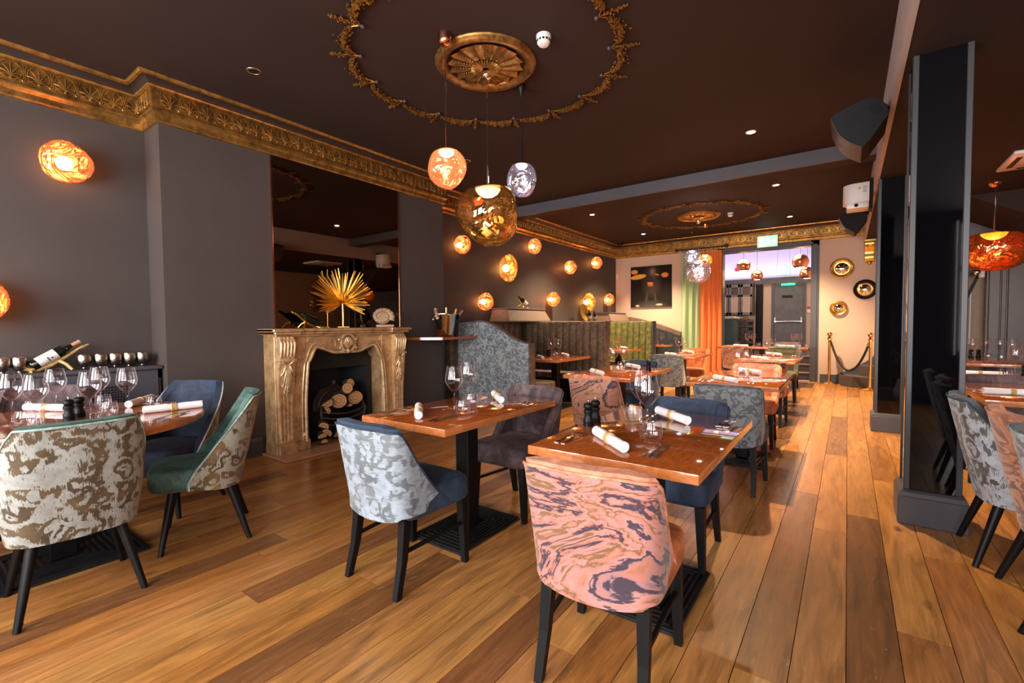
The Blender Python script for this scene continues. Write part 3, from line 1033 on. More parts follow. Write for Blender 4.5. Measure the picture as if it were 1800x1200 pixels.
def pendant(name, label, x, y, z_top, z_bot, diam, glass, metal, zc=ZC, seed=1, bulb='bulb_warm', watts=6, lc=(1.0, 0.6, 0.3), stem=0.16, cup='dome', group=None, cordmat=None):
    t = thing(name, label, 'pendant lamp', (x, y, zc), 0, group)
    h = zc - z_top
    if cup == 'dome':
        obj('ceiling_cup', MB().lathe([(0.001, -0.085), (0.022, -0.080), (0.038, -0.064), (0.046, -0.040), (0.048, 0)], 28, cap1=False), metal, t, 60)
    elif cup == 'cone':
        obj('ceiling_cup', MB().lathe([(0.004, -0.095), (0.042, 0)], 24), metal, t, 60)
    else:
        obj('ceiling_cup', MB().lathe([(0.001, -0.055), (0.03, -0.048), (0.055, -0.025), (0.062, 0)], 28, cap1=False), metal, t, 60)
    obj('cord', MB().tube([(0, 0, -0.07), (0.004, 0, -h * 0.5), (0, 0, -h + stem)], 0.0035, 6), cordmat or M['steel'], t, 60)
    obj('stem', MB().tube([(0, 0, -h + stem), (0, 0, -h - 0.01)], 0.008, 10), metal, t, 60)
    zz = (z_top - z_bot)
    rz = zz / (0.72 + 0.1 + 1.0)
    cz = -h - zz + rz
    o = obj('glass_shade', blob(diam / 2, diam / 2, rz, seed), glass, t, 180, loc=(0, 0, cz))
    b = diam * 0.19
    obj('lamp_holder', MB().lathe([(0.001, -b * 0.62), (b * 0.45, -b * 0.52), (b * 0.8, -b * 0.30), (b, -0.0), (b * 0.9, 0.006), (0.001, 0.010)], 24), M[bulb], t, 60, loc=(0, 0, -h - 0.012))
    light('lamp_glow', 'POINT', (0, 0, cz + rz * 0.25), watts * 1.1, lc, size=0.03, parent=t)
    return t
pendant('glass_pendant', 'copper blown glass pendant, leftmost of the front cluster', -2.311, 2.412, 2.496, 2.234, 0.285, M['pend_copper'], M['copper'], seed=3, watts=9, lc=(1.0, 0.5, 0.28))
pendant('glass_pendant', 'large smoky gold blown glass pendant, lowest of the front cluster', -2.36, 2.936, 2.363, 1.899, 0.53, M['pend_gold'], M['chrome'], seed=8, bulb='bulb_white', watts=9, stem=0.18)
pendant('glass_pendant', 'small violet silver glass pendant on black stem in front cluster', -2.281, 3.302, 2.636, 2.361, 0.262, M['pend_chrome'], M['black'], seed=11, bulb='bulb_white', watts=5, lc=(0.95, 0.9, 1.0), stem=0.2, cup='cone', cordmat=M['charcoal'])
pendant('glass_pendant', 'small silver glass pendant, leftmost of the rear cluster', -2.36, 8.96, 2.608, 2.366, 0.28, M['pend_chrome'], M['copper'], seed=21, bulb='bulb_white', watts=5, lc=(0.95, 0.92, 1.0))
pendant('glass_pendant', 'large clear silver glass pendant, lowest of the rear cluster', -2.42, 9.628, 2.506, 2.056, 0.49, M['pend_chrome'], M['chrome'], seed=24, bulb='bulb_white', watts=9, lc=(1, 0.9, 0.8))
pendant('glass_pendant', 'small amber glass pendant, rightmost of the rear cluster', -2.40, 10.10, 2.66, 2.425, 0.28, M['pend_amber'], M['copper'], seed=27, watts=6)
pendant('glass_pendant', 'wide orange glass pendant beyond the black pillar', 1.385, 7.806, 2.299, 1.85, 0.62, M['pend_orange'], M['copper'], zc=Z_R, seed=31, bulb='bulb_yellow', watts=4, stem=0.2, cup='flat', lc=(1.0, 0.55, 0.25))
pendant('glass_pendant', 'dark bronze glass pendant over the window end of the right room', 2.9, 2.6, 2.05, 1.65, 0.45, M['pend_gold'], M['steel'], zc=Z_R, seed=33, watts=5, cup='flat')

def wall_lamp(label, y, z, w, h, glass, seed, watts=5, depth=0.14, cx=-4.87):
    # local frame: +x points out of the wall
    t = thing('glass_wall_lamp', label, 'wall lamp', (X_ALC, y, z), 0, 'blown glass wall lamps')
    obj('wall_plate', MB().lathe([(0.045, 0), (0.045, 0.02), (0.02, 0.03), (0.02, 0.045)], 20).xform(Matrix.Rotation(R(90), 4, 'Y')), M['brass'], t, 40)
    bl = blob(depth, w / 2, h / 2, seed, 2.0, 36, 18, 0.032)
    o = obj('glass_shade', bl, glass, t, 180, loc=(cx - X_ALC, 0, 0))
    obj('bulb', MB().ball((0.075, 0, 0), min(w, h) * 0.17, 16, 10), M['bulb_warm'], t, 180)
    light('lamp_glow', 'POINT', (0.10, 0, 0), watts * 8.5, (1.0, 0.45, 0.18), size=0.02, parent=t)
wall_lamp('pebble-shaped glowing glass wall lamp on the alcove wall above the round table', 0.905, 2.543, 0.31, 0.31, M['melt_copper'], 41, 20)
wall_lamp('glowing glass wall lamp at the left picture edge above the cabinet', 0.42, 1.47, 0.30, 0.33, M['melt_copper'], 42, 12)
wall_lamp('copper glass wall lamp partly behind the large gold pendant', 5.412, 2.512, 0.25, 0.29, M['melt_copper'], 43)
wall_lamp('large amber glass wall lamp, highest big one above the brown booth', 6.616, 2.262, 0.36, 0.50, M['melt_amber'], 44, 8, 0.17)
wall_lamp('small copper glass wall lamp, highest on the wall under the cornice', 7.467, 2.753, 0.26, 0.30, M['melt_copper'], 45)
wall_lamp('small copper glass wall lamp right of the large amber one', 8.877, 2.483, 0.24, 0.295, M['melt_copper'], 46)
wall_lamp('small copper glass wall lamp, upper one nearest the far corner', 10.165, 2.712, 0.25, 0.295, M['melt_copper'], 47)
wall_lamp('low copper glass wall lamp nearest the champagne bucket', 5.97, 1.647, 0.26, 0.30, M['melt_copper'], 48)
wall_lamp('low copper glass wall lamp above the middle of the brown booth', 8.153, 1.768, 0.25, 0.30, M['melt_copper'], 49)
wall_lamp('low large amber glass wall lamp beside a gold disc', 9.741, 1.763, 0.32, 0.45, M['melt_amber'], 50, 7, 0.16)
wall_lamp('low copper glass wall lamp nearest the far corner', 10.877, 1.858, 0.25, 0.31, M['melt_copper'], 51)
# ================================================================== FIREPLACE
fp = thing('fireplace_surround', 'carved antique gold fireplace surround with serpentine arch and acanthus jambs', 'fireplace', (X_BR, 3.03, 0))
# local: x out of the wall, y along the wall, z up.  front plane x = 0.21
FX = 0.21
m = MB()
outl = [(-0.86, 1.245), (0.86, 1.245), (0.86, 1.225), (-0.86, 1.225)]
def shelf_step(e, x, z0, z1):
    m.rbox(0.0, x, -e, e, z0, z1, 0.006, 1)
shelf_step(0.845, 0.30, 1.215, 1.245)
shelf_step(0.82, 0.275, 1.188, 1.215)
shelf_step(0.79, 0.245, 1.165, 1.188)
for s in (-1, 1):      # shelf breaks forward over the jambs
    m.rbox(0.0, 0.325, s * 0.845 - (0 if s < 0 else 0.30), s * 0.845 + (0.30 if s < 0 else 0), 1.213, 1.243, 0.006, 1)
    m.rbox(0.0, 0.30, s * 0.82 - (0 if s < 0 else 0.26), s * 0.82 + (0.26 if s < 0 else 0), 1.186, 1.214, 0.006, 1)
obj('mantel_shelf', m, M['mantel'], fp, 30)
# frieze with serpentine lower edge
def arch(y):
    a = abs(y)
    if a < 0.12:
        return 0.985
    if a < 0.36:
        t = (a - 0.12) / 0.24
        return 0.985 + 0.065 * (0.5 - 0.5 * math.cos(PI * t))
    t = min(1, (a - 0.36) / 0.10)
    return 1.05 - 0.15 * t * t * (3 - 2 * t)
N = 40
ys = [-0.47 + 0.94 * i / N for i in range(N + 1)]
A = [[(FX, y, arch(y)) for y in ys], [(FX, y, 1.166) for y in ys]]
B = [[(0.02, y, arch(y)) for y in ys], [(0.02, y, 1.166) for y in ys]]
obj('frieze', MB().solid(A, B), M['mantel'], fp, 30)
# moulding that follows the arch and runs down the jambs
inner = []
for z in [0.10 + 0.8 * i / 14 for i in range(15)]:
    inner.append((-(0.455 + 0.035 * math.sin(PI * min(1, (0.9 - z) / 0.5) * 0.5)), z))
arc = [(y, arch(y)) for y in ys if abs(y) < 0.455]
prof_path = inner + arc + [(-a, b) for a, b in inner[::-1]]
m = MB()
m.tube([(FX + 0.012, y, z) for y, z in prof_path], 0.018, 8)
m.tube([(FX + 0.006, y * 1.075, z + (0.034 if abs(y) < 0.44 else 0)) for y, z in prof_path], 0.010, 6)
obj('arch_moulding', m, M['mantel_hi'], fp, 60)
m = MB()
for s in (-1, 1):
    pts = [(FX + 0.004, s * y, z) for y, z in ((0.16, 1.145), (0.44, 1.145), (0.455, 1.11), (0.44, 1.085), (0.34, 1.095), (0.22, 1.045), (0.14, 1.05), (0.135, 1.10))]
    m.tube(pts, 0.007, 6, closed=True)
obj('panel_moulding', m, M['mantel_hi'], fp, 60)
# centre cartouche
m = MB()
m.ball((FX + 0.012, 0, 1.085), 0.055, 16, 8, 1.3)
m.tube([(FX + 0.035, 0.085 * math.sin(t), 1.085 + 0.095 * math.cos(t)) for t in [2 * PI * i / 20 for i in range(20)]], 0.014, 6, closed=True)
for k in range(9):
    a = R(-80 + 20 * k)
    m.tube([(FX + 0.05, 0, 1.06), (FX + 0.065, 0.035 * math.sin(a), 1.06 + 0.035 * math.cos(a)), (FX + 0.05, 0.068 * math.sin(a), 1.065 + 0.072 * math.cos(a))], [0.006, 0.010, 0.006], 6)
for s in (-1, 1):
    m.tube([(FX + 0.03, s * (0.10 - 0.05 * f) * 1.0, 1.02 + 0.03 * math.sin(f * 5)) for f in [i / 6 for i in range(7)]], [0.014 - 0.0012 * i for i in range(7)], 6)
    m.ball((FX + 0.03, s * 0.105, 1.12), 0.02, 8, 6)
m.ball((FX + 0.03, 0, 0.995), 0.028, 10, 6)
obj('cartouche', m, M['mantel_hi'], fp, 60)
# jambs
for s, nm in ((-1, 'l'), (1, 'r')):
    jb = obj('jamb', MB().rbox(0.0, FX, min(s * 0.47, s * 0.79), max(s * 0.47, s * 0.79), 0.0, 1.166, 0.006, 1), M['mantel'], fp, 30)
    # bowed pilaster: console profile (bulging top, waist, flared foot), fluted
    y0, y1 = s * 0.62, s * 0.775
    nz, ny = 30, 25
    def bx(z):
        if z > 0.95:
            return 0.055 + 0.022 * math.sin(PI * (z - 0.95) / 0.215)
        if z > 0.60:
            return 0.030 + 0.030 * (0.5 - 0.5 * math.cos(PI * (z - 0.60) / 0.35))
        return 0.030 - 0.006 * math.sin(PI * (z - 0.15) / 0.45)
    A, B = [], []
    for i in range(nz + 1):
        z = 0.15 + (1.165 - 0.15) * i / nz
        ra, rb = [], []
        for j in range(ny):
            f = j / (ny - 1)
            fl = 0.0055 * abs(math.sin(PI * f * 4)) if (z < 0.60 or z > 0.955) else 0.004
            w = 1.0 - 0.10 * (1 - min(1, max(0, (z - 0.15) / 0.6)))
            yc = (y0 + y1) / 2
            ra.append((FX + bx(z) + fl, yc + (f - 0.5) * (y1 - y0) * w, z))
            rb.append((FX - 0.01, yc + (f - 0.5) * (y1 - y0) * w, z))
        A.append(ra)
        B.append(rb)
    pil = obj('pilaster', MB().solid(A, B), M['mantel_hi'], fp, 50)
    yc = (y0 + y1) / 2
    m = MB()
    m.rbox(FX, FX + 0.085, yc - 0.088, yc + 0.088, 0.925, 0.952, 0.006, 2)
    m.rbox(FX, FX + 0.075, yc - 0.082, yc + 0.082, 0.908, 0.925, 0.005, 1)
    obj('capital_band', m, M['mantel_hi'], pil, 40)
    # acanthus leaf
    m = MB()
    for k in range(-4, 5):
        a = k * 0.21
        ln = 0.30 - 0.022 * k * k
        pts, rs = [], []
        for i in range(8):
            t = i / 7
            yy = yc + math.sin(a) * 0.075 * (0.35 + 0.9 * t) * (1 if t < 0.9 else 1.1)
            zz = 0.895 - ln * t
            pts.append((FX + bx(max(zz, 0.5)) + 0.010 + 0.018 * math.sin(PI * t) * (1 - abs(k) * 0.12), yy, zz))
            rs.append(0.009 * (0.7 + 0.6 * math.sin(PI * t)) + 0.001)
        m.tube(pts, rs, 6)
    for i in range(6):
        m.ball((FX + bx(0.6) + 0.036, yc, 0.86 - i * 0.045), 0.011 - 0.0008 * i, 8, 6)
    obj('acanthus_leaf', m, M['mantel_hi'], pil, 60)
    m = MB()
    for i in range(5):
        m.tube([(FX + 0.068, yc - 0.066 + 0.033 * i, 1.135), (FX + 0.090, yc - 0.066 + 0.033 * i, 1.10), (FX + 0.072, yc - 0.066 + 0.033 * i, 0.975)], [0.012, 0.015, 0.007], 6)
    obj('corbel_fluting', m, M['mantel_hi'], pil, 60)
    a, b = sorted((s * 0.45, s * 0.80))
    m = MB().rbox(0.0, FX + 0.02, a, b, 0.0, 0.115, 0.006, 1).rbox(0.0, FX + 0.065, yc - 0.095, yc + 0.095, 0.0, 0.12, 0.006, 1)
    m.rbox(0.0, FX + 0.012, a + 0.008, b - 0.008, 0.115, 0.14, 0.008, 2).rbox(0.0, FX + 0.055, yc - 0.085, yc + 0.085, 0.118, 0.15, 0.008, 2)
    obj('plinth', m, M['mantel'], fp, 35)
    m = MB().lathe([(0.028, 0.0), (0.028, 0.012), (0.020, 0.018), (0.016, 0.010), (0.008, 0.018), (0.001, 0.020)], 18)
    m.xform(Matrix.Translation((FX, s * 0.50, 0.165)) @ Matrix.Rotation(R(90), 4, 'Y'))
    obj('rosette', m, M['mantel_hi'], fp, 50)
tag(obj('hearth_slab', MB().rbox(X_BR, -4.17, 2.19, 3.87, 0.001, 0.022, 0.004, 1), M['slab']), 'polished tan stone hearth slab below the gold fireplace', 'hearth')

# black fire insert
ins = thing('fireplace_insert', 'black cast iron fireplace insert inside the gold surround', 'fireplace', (X_BR, 3.03, 0))
m = MB()
for y0, y1, z0, z1 in ((-0.466, -0.37, 0.024, 1.06), (0.40, 0.466, 0.024, 1.06), (-0.37, 0.40, 0.80, 1.06)):
    m.box(0.003, 0.019, y0, y1, z0, z1)
obj('frame', m, M['iron'], ins)
m = MB()
m.add([(0.02, -0.37, 0.022), (-0.31, -0.22, 0.022), (-0.31, -0.22, 0.80), (0.02, -0.37, 0.80)], [(0, 1, 2, 3)])
m.add([(0.02, 0.40, 0.022), (-0.31, 0.26, 0.022), (-0.31, 0.26, 0.80), (0.02, 0.40, 0.80)], [(3, 2, 1, 0)])
m.add([(-0.31, -0.22, 0.022), (-0.31, 0.26, 0.022), (-0.31, 0.26, 0.80), (-0.31, -0.22, 0.80)], [(0, 1, 2, 3)])
m.add([(0.02, -0.37, 0.80), (0.02, 0.40, 0.80), (-0.31, 0.26, 0.80), (-0.31, -0.22, 0.80)], [(0, 1, 2, 3)])
m.add([(0.02, -0.37, 0.023), (0.02, 0.40, 0.023), (-0.31, 0.26, 0.023), (-0.31, -0.22, 0.023)], [(3, 2, 1, 0)])
obj('firebox', m, M['iron'], ins)

# grate
gr = thing('fire_grate', 'ornate brown iron fire basket holding logs in the fireplace', 'fire grate', (-4.60, 3.05, 0.023))
m = MB()
for z, k in ((0.30, 1.0), (0.24, 0.98), (0.17, 0.95)):
    m.tube([(0.02 + 0.10 * math.cos(t), 0.27 * k * math.sin(t), z - 0.02 * math.cos(2 * t)) for t in [R(-95 + 190 * i / 16) for i in range(17)]], 0.011, 6)
obj('basket_rail', m, M['rust_iron'], gr, 60)
for s in (-1, 1):
    m = MB().tube([(0.02, s * 0.26, 0.36), (0.05, s * 0.275, 0.30), (0.04, s * 0.265, 0.22), (0.07, s * 0.23, 0.13), (0.05, s * 0.24, 0.06), (0.09, s * 0.27, 0.012)], [0.013, 0.022, 0.016, 0.018, 0.014, 0.02], 8)
    m.ball((0.02, s * 0.26, 0.375), 0.02, 8, 6)
    obj('leg', m, M['rust_iron'], gr, 60)
m = MB()
A = [[(-0.14, 0.25 * math.sin(t), 0.30), (-0.15, 0.25 * math.sin(t), 0.33 + 0.24 * math.cos(t) ** 0.8 + 0.012 * math.cos(9 * t))] for t in [R(-84 + 168 * i / 28) for i in range(29)]]
B = [[(p[0] - 0.02, p[1], p[2]) for p in r] for r in A]
m.solid(A, B)
m.tube([(-0.13, 0.20 * math.sin(t), 0.33 + 0.19 * math.cos(t)) for t in [R(-85 + 170 * i / 20) for i in range(21)]], 0.012, 6)
for s in (-1, 1):
    m.tube([(-0.13, s * (0.02 + 0.06 * f), 0.565 + 0.02 * math.sin(PI * f) - 0.05 * f) for f in [i / 6 for i in range(7)]], [0.018, 0.016, 0.013, 0.012, 0.012, 0.014, 0.01], 6)
m.ball((-0.135, 0, 0.60), 0.03, 8, 6, 1.4)
obj('fire_back', m, M['rust_iron'], gr, 50)
m = MB()
for i in range(7):
    m.tube([(-0.13, -0.2 + i * 0.066, 0.15), (0.10, -0.2 + i * 0.066, 0.15)], 0.009, 6)
obj('grate_bars', m, M['rust_iron'], gr, 60)

def log(label, p, r, L, rot, split=False, group='fire logs'):
    t = thing('firewood_log', label, 'log', p, 0, group)
    t.rotation_euler = rot
    rr = random.Random(int(r * 10000 + L * 100 + p[1] * 50))
    n = 22
    prof = [r * (1 + 0.06 * math.sin(2 * a + r * 90) + rr.uniform(-0.025, 0.025)) for a in [2 * PI * i / n for i in range(n)]]
    ang = [2 * PI * i / n for i in range(n)]
    if split:
        ang = [PI * i / (n - 1) - PI * 0.5 for i in range(n)]
    ring = [(q * math.cos(a), q * math.sin(a)) for q, a in zip(prof, ang)]
    v = [(x, y, z) for y in (0, L) for x, z in ring]
    f = [(i, (i + 1) % n, n + (i + 1) % n, n + i) for i in range(n)]
    obj('bark', MB().add(v, f), M['bark'], t, 60)
    e = MB()
    for y, sg in ((-0.001, -1),):
        k = len(e.v)
        pts = [(x * 0.97, y, z * 0.97) for x, z in ring]
        e.add(pts, [tuple(range(n)) if sg < 0 else tuple(range(n))[::-1]])
    if split:
        q = [(ring[0][0] - 0.001, 0, ring[0][1]), (ring[-1][0] - 0.001, 0, ring[-1][1]), (ring[-1][0] - 0.001, L, ring[-1][1]), (ring[0][0] - 0.001, L, ring[0][1])]
        e.add(q, [(0, 1, 2, 3)])
    obj('cut_face', e, M['logend'], t)
# logs point out of the fire: log axis (+y local) is turned to -x world
ry = (0, 0, R(90))
log('round sawn log in the grate with a cracked cut face', (-4.50, 2.955, 0.445), 0.082, 0.26, (0, 0, R(56)))
log('round sawn log at the right of the grate with pale rings', (-4.50, 3.165, 0.455), 0.078, 0.25, (0, 0, R(66)))
log('short log tilted on top of the two round logs in the grate', (-4.49, 3.06, 0.575), 0.060, 0.22, (R(-20), 0, R(64)))
log('small log peeping out behind the top of the grate pile', (-4.56, 3.15, 0.62), 0.045, 0.16, (R(-8), 0, R(75)))
log('split log wedge at the left side of the grate', (-4.53, 2.83, 0.45), 0.065, 0.2, (0, R(60), R(50)), True)
log('small split stick low in the grate between the round logs', (-4.46, 3.07, 0.375), 0.028, 0.2, (0, R(-90), R(88)), True)
log('split log wedge low at the left end of the grate', (-4.50, 2.80, 0.36), 0.045, 0.2, (0, R(-30), R(66)), True)
log('quarter log on the hearth, topmost of the stack beside the grate', (-4.42, 2.715, 0.205), 0.055, 0.2, (0, R(-70), R(62)), True)
log('quarter log on the hearth, second from the top beside the grate', (-4.42, 2.745, 0.13), 0.055, 0.2, (0, R(-50), R(62)), True)
log('quarter log on the hearth, third from the top beside the grate', (-4.41, 2.70, 0.105), 0.045, 0.2, (0, R(-100), R(62)), True)
log('quarter log lying lowest on the hearth beside the grate', (-4.40, 2.715, 0.052), 0.036, 0.2, (0, R(-90), R(62)), True)
log('split log lying under the grate', (-4.48, 2.97, 0.055), 0.085, 0.24, (0, R(-90), R(66)), True)

# ------------------------------------------------------------------ mirror
mr = thing('wall_mirror', 'tall bronze tinted mirror above the gold fireplace', 'mirror', (X_BR, 3.155, 1.248))
obj('mirror_pane', MB().box(0.004, 0.016, -0.795, 0.795, 0.0, 1.735), M['mirror'], mr)
m = MB()
for y in (-0.805, 0.793):
    m.box(0.0, 0.02, y, y + 0.012, 0, 1.745)
m.box(0.0, 0.02, -0.805, 0.805, 1.735, 1.747)
obj('copper_edge', m, M['copper'], mr)

# ------------------------------------------------------------------ mantel ornaments
pl = thing('palm_leaf_sculpture', 'gold fan palm leaf sculpture standing on the mantel', 'sculpture', (-4.50, 3.03, 1.247), R(-28))
obj('base', MB().rbox(-0.05, 0.05, -0.06, 0.06, 0, 0.015, 0.003, 1), M['gold'], pl)
obj('stem', MB().tube([(0, 0, 0.01), (0, 0.002, 0.12), (0.0, 0, 0.27)], 0.010, 8), M['gold'], pl, 60)
bm_ = MB()
P = []
for i in range(9):
    t = i / 8
    w = 0.002 + 0.0095 * math.sin(PI * min(1, t * 0.92 + 0.04)) ** 0.9
    z = t
    dx = 0.05 * t * t
    P.append([(dx + 0.010 * (1 - t), -w, z), (dx - 0.004, 0, z), (dx + 0.010 * (1 - t), w, z)])
Q = [[(a - 0.003, b, c) for a, b, c in r] for r in P]
blade = MB().solid(P, Q).mesh('blade', 35)
blade.materials.append(M['gold'])
rr = random.Random(4)
for k in range(45):
    a = R(-122 + 244 * k / 44) + rr.uniform(-0.02, 0.02)
    L = (0.365 if abs(a) < 1.3 else 0.31 - 0.03 * abs(a)) * rr.uniform(0.84, 1.08)
    o = obj('blade', blade, None, pl, loc=(0, 0, 0.27))
    o.scale = (1, 1.0, L)
    o.rotation_euler = (-a, R(rr.uniform(-14, 14)), 0)

am = thing('ammonite_fossil', 'pale ribbed ammonite shell standing on the mantel', 'ornament', (-4.48, 3.545, 1.247), R(-32))
am.scale = (1.05, 1.2, 1.05)
m = MB()
pts, rs = [], []
nn = 190
for i in range(nn):
    t = i / (nn - 1)
    th = R(-150) - (1 - t) * 2 * PI * 3.3
    g = math.exp(-0.098 * (1 - t) * 2 * PI * 3.3)
    rad = 0.088 * g
    rib = 1 + 0.08 * (1 if (i % 4) < 2 else -1)
    pts.append((0.012 * (1 - g), -rad * math.cos(th) * 1.1, rad * math.sin(th) + 0.122))
    rs.append(0.031 * g * rib + 0.001)
m.tube(pts, rs, 12)
m.lathe([(0.001, 0.010), (0.07, 0.008), (0.085, 0.0), (0.07, -0.008), (0.001, -0.010)], 24).xform(Matrix.Identity(4))
nb_ = 24 * 5
for i in range(len(m.v) - nb_, len(m.v)):
    a_, b_, c_ = m.v[i]
    m.v[i] = (c_, a_, b_ + 0.122)
obj('spiral', m, M['shell'], am, 30)
obj('stand', MB().rbox(-0.035, 0.035, -0.06, 0.11, 0, 0.03, 0.006, 2), M['shell'], am, 40)

def bottle_mb(L=0.30, r=0.038):
    return MB().lathe([(0.001, 0.004), (r * 0.9, 0), (r, 0.008), (r, L * 0.60), (r * 0.92, L * 0.66), (r * 0.45, L * 0.76), (r * 0.36, L * 0.82), (r * 0.36, L)], 24)
def wine_bottle(name, label, p, rot, foil='foil', lab=True, L=0.30, r=0.038, group=None, marks=False, long_foil=False):
    t = thing(name, label, 'bottle', p, 0, group)
    t.rotation_euler = rot
    obj('glass_body', bottle_mb(L, r), M['bottle'], t, 40)
    obj('foil_cap', MB().lathe(([(r * 0.72, L * 0.705), (r * 0.49, L * 0.762), (r * 0.40, L * 0.82)] if long_foil else []) + [(r * 0.39, L * 0.83), (r * 0.39, L * 0.99), (r * 0.41, L * 0.992), (r * 0.40, L + 0.003), (0.001, L + 0.003)], 18, cap0=False), M[foil], t, 40)
    if lab:
        lb = obj('paper_label', MB().lathe([(r + 0.0008, L * 0.12), (r + 0.0008, L * 0.50)], 24, cap0=False, cap1=False), M['paper'], t, 60)
        if marks:
            q = MB()
            for a0, a1, z0, z1 in ((-0.55, -0.40, 0.30, 0.33), (-0.36, -0.28, 0.295, 0.34), (-0.25, -0.12, 0.30, 0.325), (-0.08, 0.10, 0.30, 0.335), (0.14, 0.3, 0.30, 0.325), (-0.2, 0.3, 0.26, 0.268), (-0.25, -0.05, 0.36, 0.40)):
                rr_ = r + 0.0014
                q.add([(rr_ * math.cos(a), rr_ * math.sin(a), L * z) for a, z in ((a0 + 0.3, z0), (a1 + 0.3, z0), (a1 + 0.3, z1), (a0 + 0.3, z1))], [(0, 1, 2, 3)])
            obj('label_print', q, M['black'], lb)
    return t
def branch_holder(label, p, rz, sc=1.0, mat='gold'):
    t = thing('bottle_holder', label, 'bottle holder', p, rz)
    m = MB()
    m.tube([(x * sc, 0.0, z * sc) for x, z in ((-0.16, 0.03), (-0.10, 0.012), (-0.02, 0.045), (0.06, 0.10), (0.13, 0.155), (0.17, 0.17))], [0.012 * sc, 0.016 * sc, 0.016 * sc, 0.013 * sc, 0.010 * sc, 0.006 * sc], 8)
    m.tube([(x * sc, y * sc, z * sc) for x, y, z in ((0.02, 0, 0.075), (0.06, 0.05, 0.05), (0.09, 0.07, 0.008))], [0.013 * sc, 0.011 * sc, 0.010 * sc], 8)
    m.tube([(x * sc, y * sc, z * sc) for x, y, z in ((0.02, 0, 0.075), (0.05, -0.05, 0.05), (0.08, -0.07, 0.008))], [0.013 * sc, 0.011 * sc, 0.010 * sc], 8)
    m.tube([(x * sc, y * sc, z * sc) for x, y, z in ((-0.10, 0, 0.02), (-0.13, 0.045, 0.006))], [0.012 * sc, 0.009 * sc], 8)
    m.tube([(x * sc, y * sc, z * sc) for x, y, z in ((-0.10, 0, 0.02), (-0.13, -0.045, 0.006))], [0.012 * sc, 0.009 * sc], 8)
    obj('branch', m, M[mat], t, 60)
    m = MB()
    for x, z in ((0.10, 0.135), (0.13, 0.158), (0.155, 0.168)):
        m.tube([(x * sc, 0, z * sc), ((x + 0.03) * sc, 0.02 * sc, (z + 0.025) * sc)], [0.006 * sc, 0.002 * sc], 6)
        m.tube([(x * sc, 0, z * sc), ((x + 0.03) * sc, -0.02 * sc, (z + 0.02) * sc)], [0.006 * sc, 0.002 * sc], 6)
    obj('twig', m, M[mat], t, 60)
    return t
# bottle leaning in a holder on the mantel; neck up to the left
branch_holder('gold branch bottle holder at the left end of the mantel', (-4.50, 2.62, 1.246), R(-90), 0.9)
wine_bottle('wine_bottle', 'dark wine bottle tilted in the gold holder on the mantel', (-4.50, 2.75, 1.30), (R(66), 0, 0), 'bottle', False)

# ------------------------------------------------------------------ radiator cabinet in the alcove
cb = thing('radiator_cabinet', 'dark grey radiator cabinet along the alcove wall behind the round table', 'cabinet', (X_ALC + 0.022, 0, 0))
CX = 0.23
obj('cabinet_top', MB().rbox(0.0, CX + 0.02, -1.2, 1.43, 0.918, 0.945, 0.003, 1), M['skirt'], cb, 30)
m = MB().box(0.0, CX - 0.02, 1.405, 1.425, 0.0, 0.918).box(0.0, CX - 0.02, -1.2, -1.18, 0, 0.918)
m.box(CX - 0.04, CX - 0.02, -1.2, 1.425, 0.0, 0.12)
m.box(CX - 0.04, CX - 0.02, -1.2, 1.425, 0.84, 0.918)
obj('carcass', m, M['skirt'], cb)
for i in range(3):
    y0, y1 = -1.17 + i * 0.86, -1.17 + i * 0.86 + 0.85
    d = obj('door', MB().box(CX - 0.02, CX, y0, y0 + 0.20, 0.10, 0.905).box(CX - 0.02, CX, y1 - 0.20, y1, 0.10, 0.905).box(CX - 0.02, CX, y0 + 0.2, y1 - 0.2, 0.10, 0.22).box(CX - 0.02, CX, y0 + 0.2, y1 - 0.2, 0.80, 0.905), M['skirt'], cb)
    g = MB()
    q0, q1 = y0 + 0.2, y1 - 0.2
    n = 24
    for j in range(n + 1):
        yy = q0 + (q1 - q0) * j / n
        g.box(CX - 0.014, CX - 0.010, yy - 0.004, yy + 0.004, 0.22, 0.80)
    for j in range(30):
        zz = 0.22 + 0.58 * j / 29
        g.box(CX - 0.012, CX - 0.008, q0, q1, zz - 0.004, zz + 0.004)
    g.box(CX - 0.03, CX - 0.028, q0, q1, 0.22, 0.80, 1)
    obj('grille', g, [M['skirt'], M['cane']], d)

# mercury glass candle cups
def cup_mb():
    return MB().lathe([(0.010, 0), (0.014, 0.004), (0.012, 0.010), (0.034, 0.022), (0.041, 0.045), (0.040, 0.072), (0.036, 0.080), (0.034, 0.078), (0.038, 0.070), (0.038, 0.045), (0.030, 0.026), (0.001, 0.022)], 24)
_c = cup_mb()
_c.xform(Matrix.Diagonal((1.11, 1.11, 1.42, 1)))
cup = _c.mesh('candle_cup', 50)
cup.materials.append(M['mercury'])
cups = [(0.52, 'at the left picture edge on the cabinet'), (0.605, 'just left of the tilted wine bottle'), (0.957, 'first right of the tilted wine bottle'), (1.056, 'second right of the tilted wine bottle'), (1.147, 'third right of the tilted wine bottle'), (1.239, 'second from the chimney corner on the cabinet'), (1.328, 'nearest the chimney corner on the cabinet')]
for y, w in cups:
    o = obj('candle_cup', cup, None, None, loc=(-4.87, y, 0.9455))
    tag(o, 'silver mercury glass candle cup ' + w, 'candle holder', 'mercury glass cups on the cabinet')
branch_holder('gold branch bottle holder on the grey cabinet', (-4.86, 0.79, 0.9455), R(90), 1.05, 'straw')
wine_bottle('wine_bottle', 'wine bottle with white label tilted in a holder on the cabinet', (-4.86, 0.665, 0.990), (R(-57), 0, 0), 'pinkfoil', True, 0.32, 0.04, marks=True)

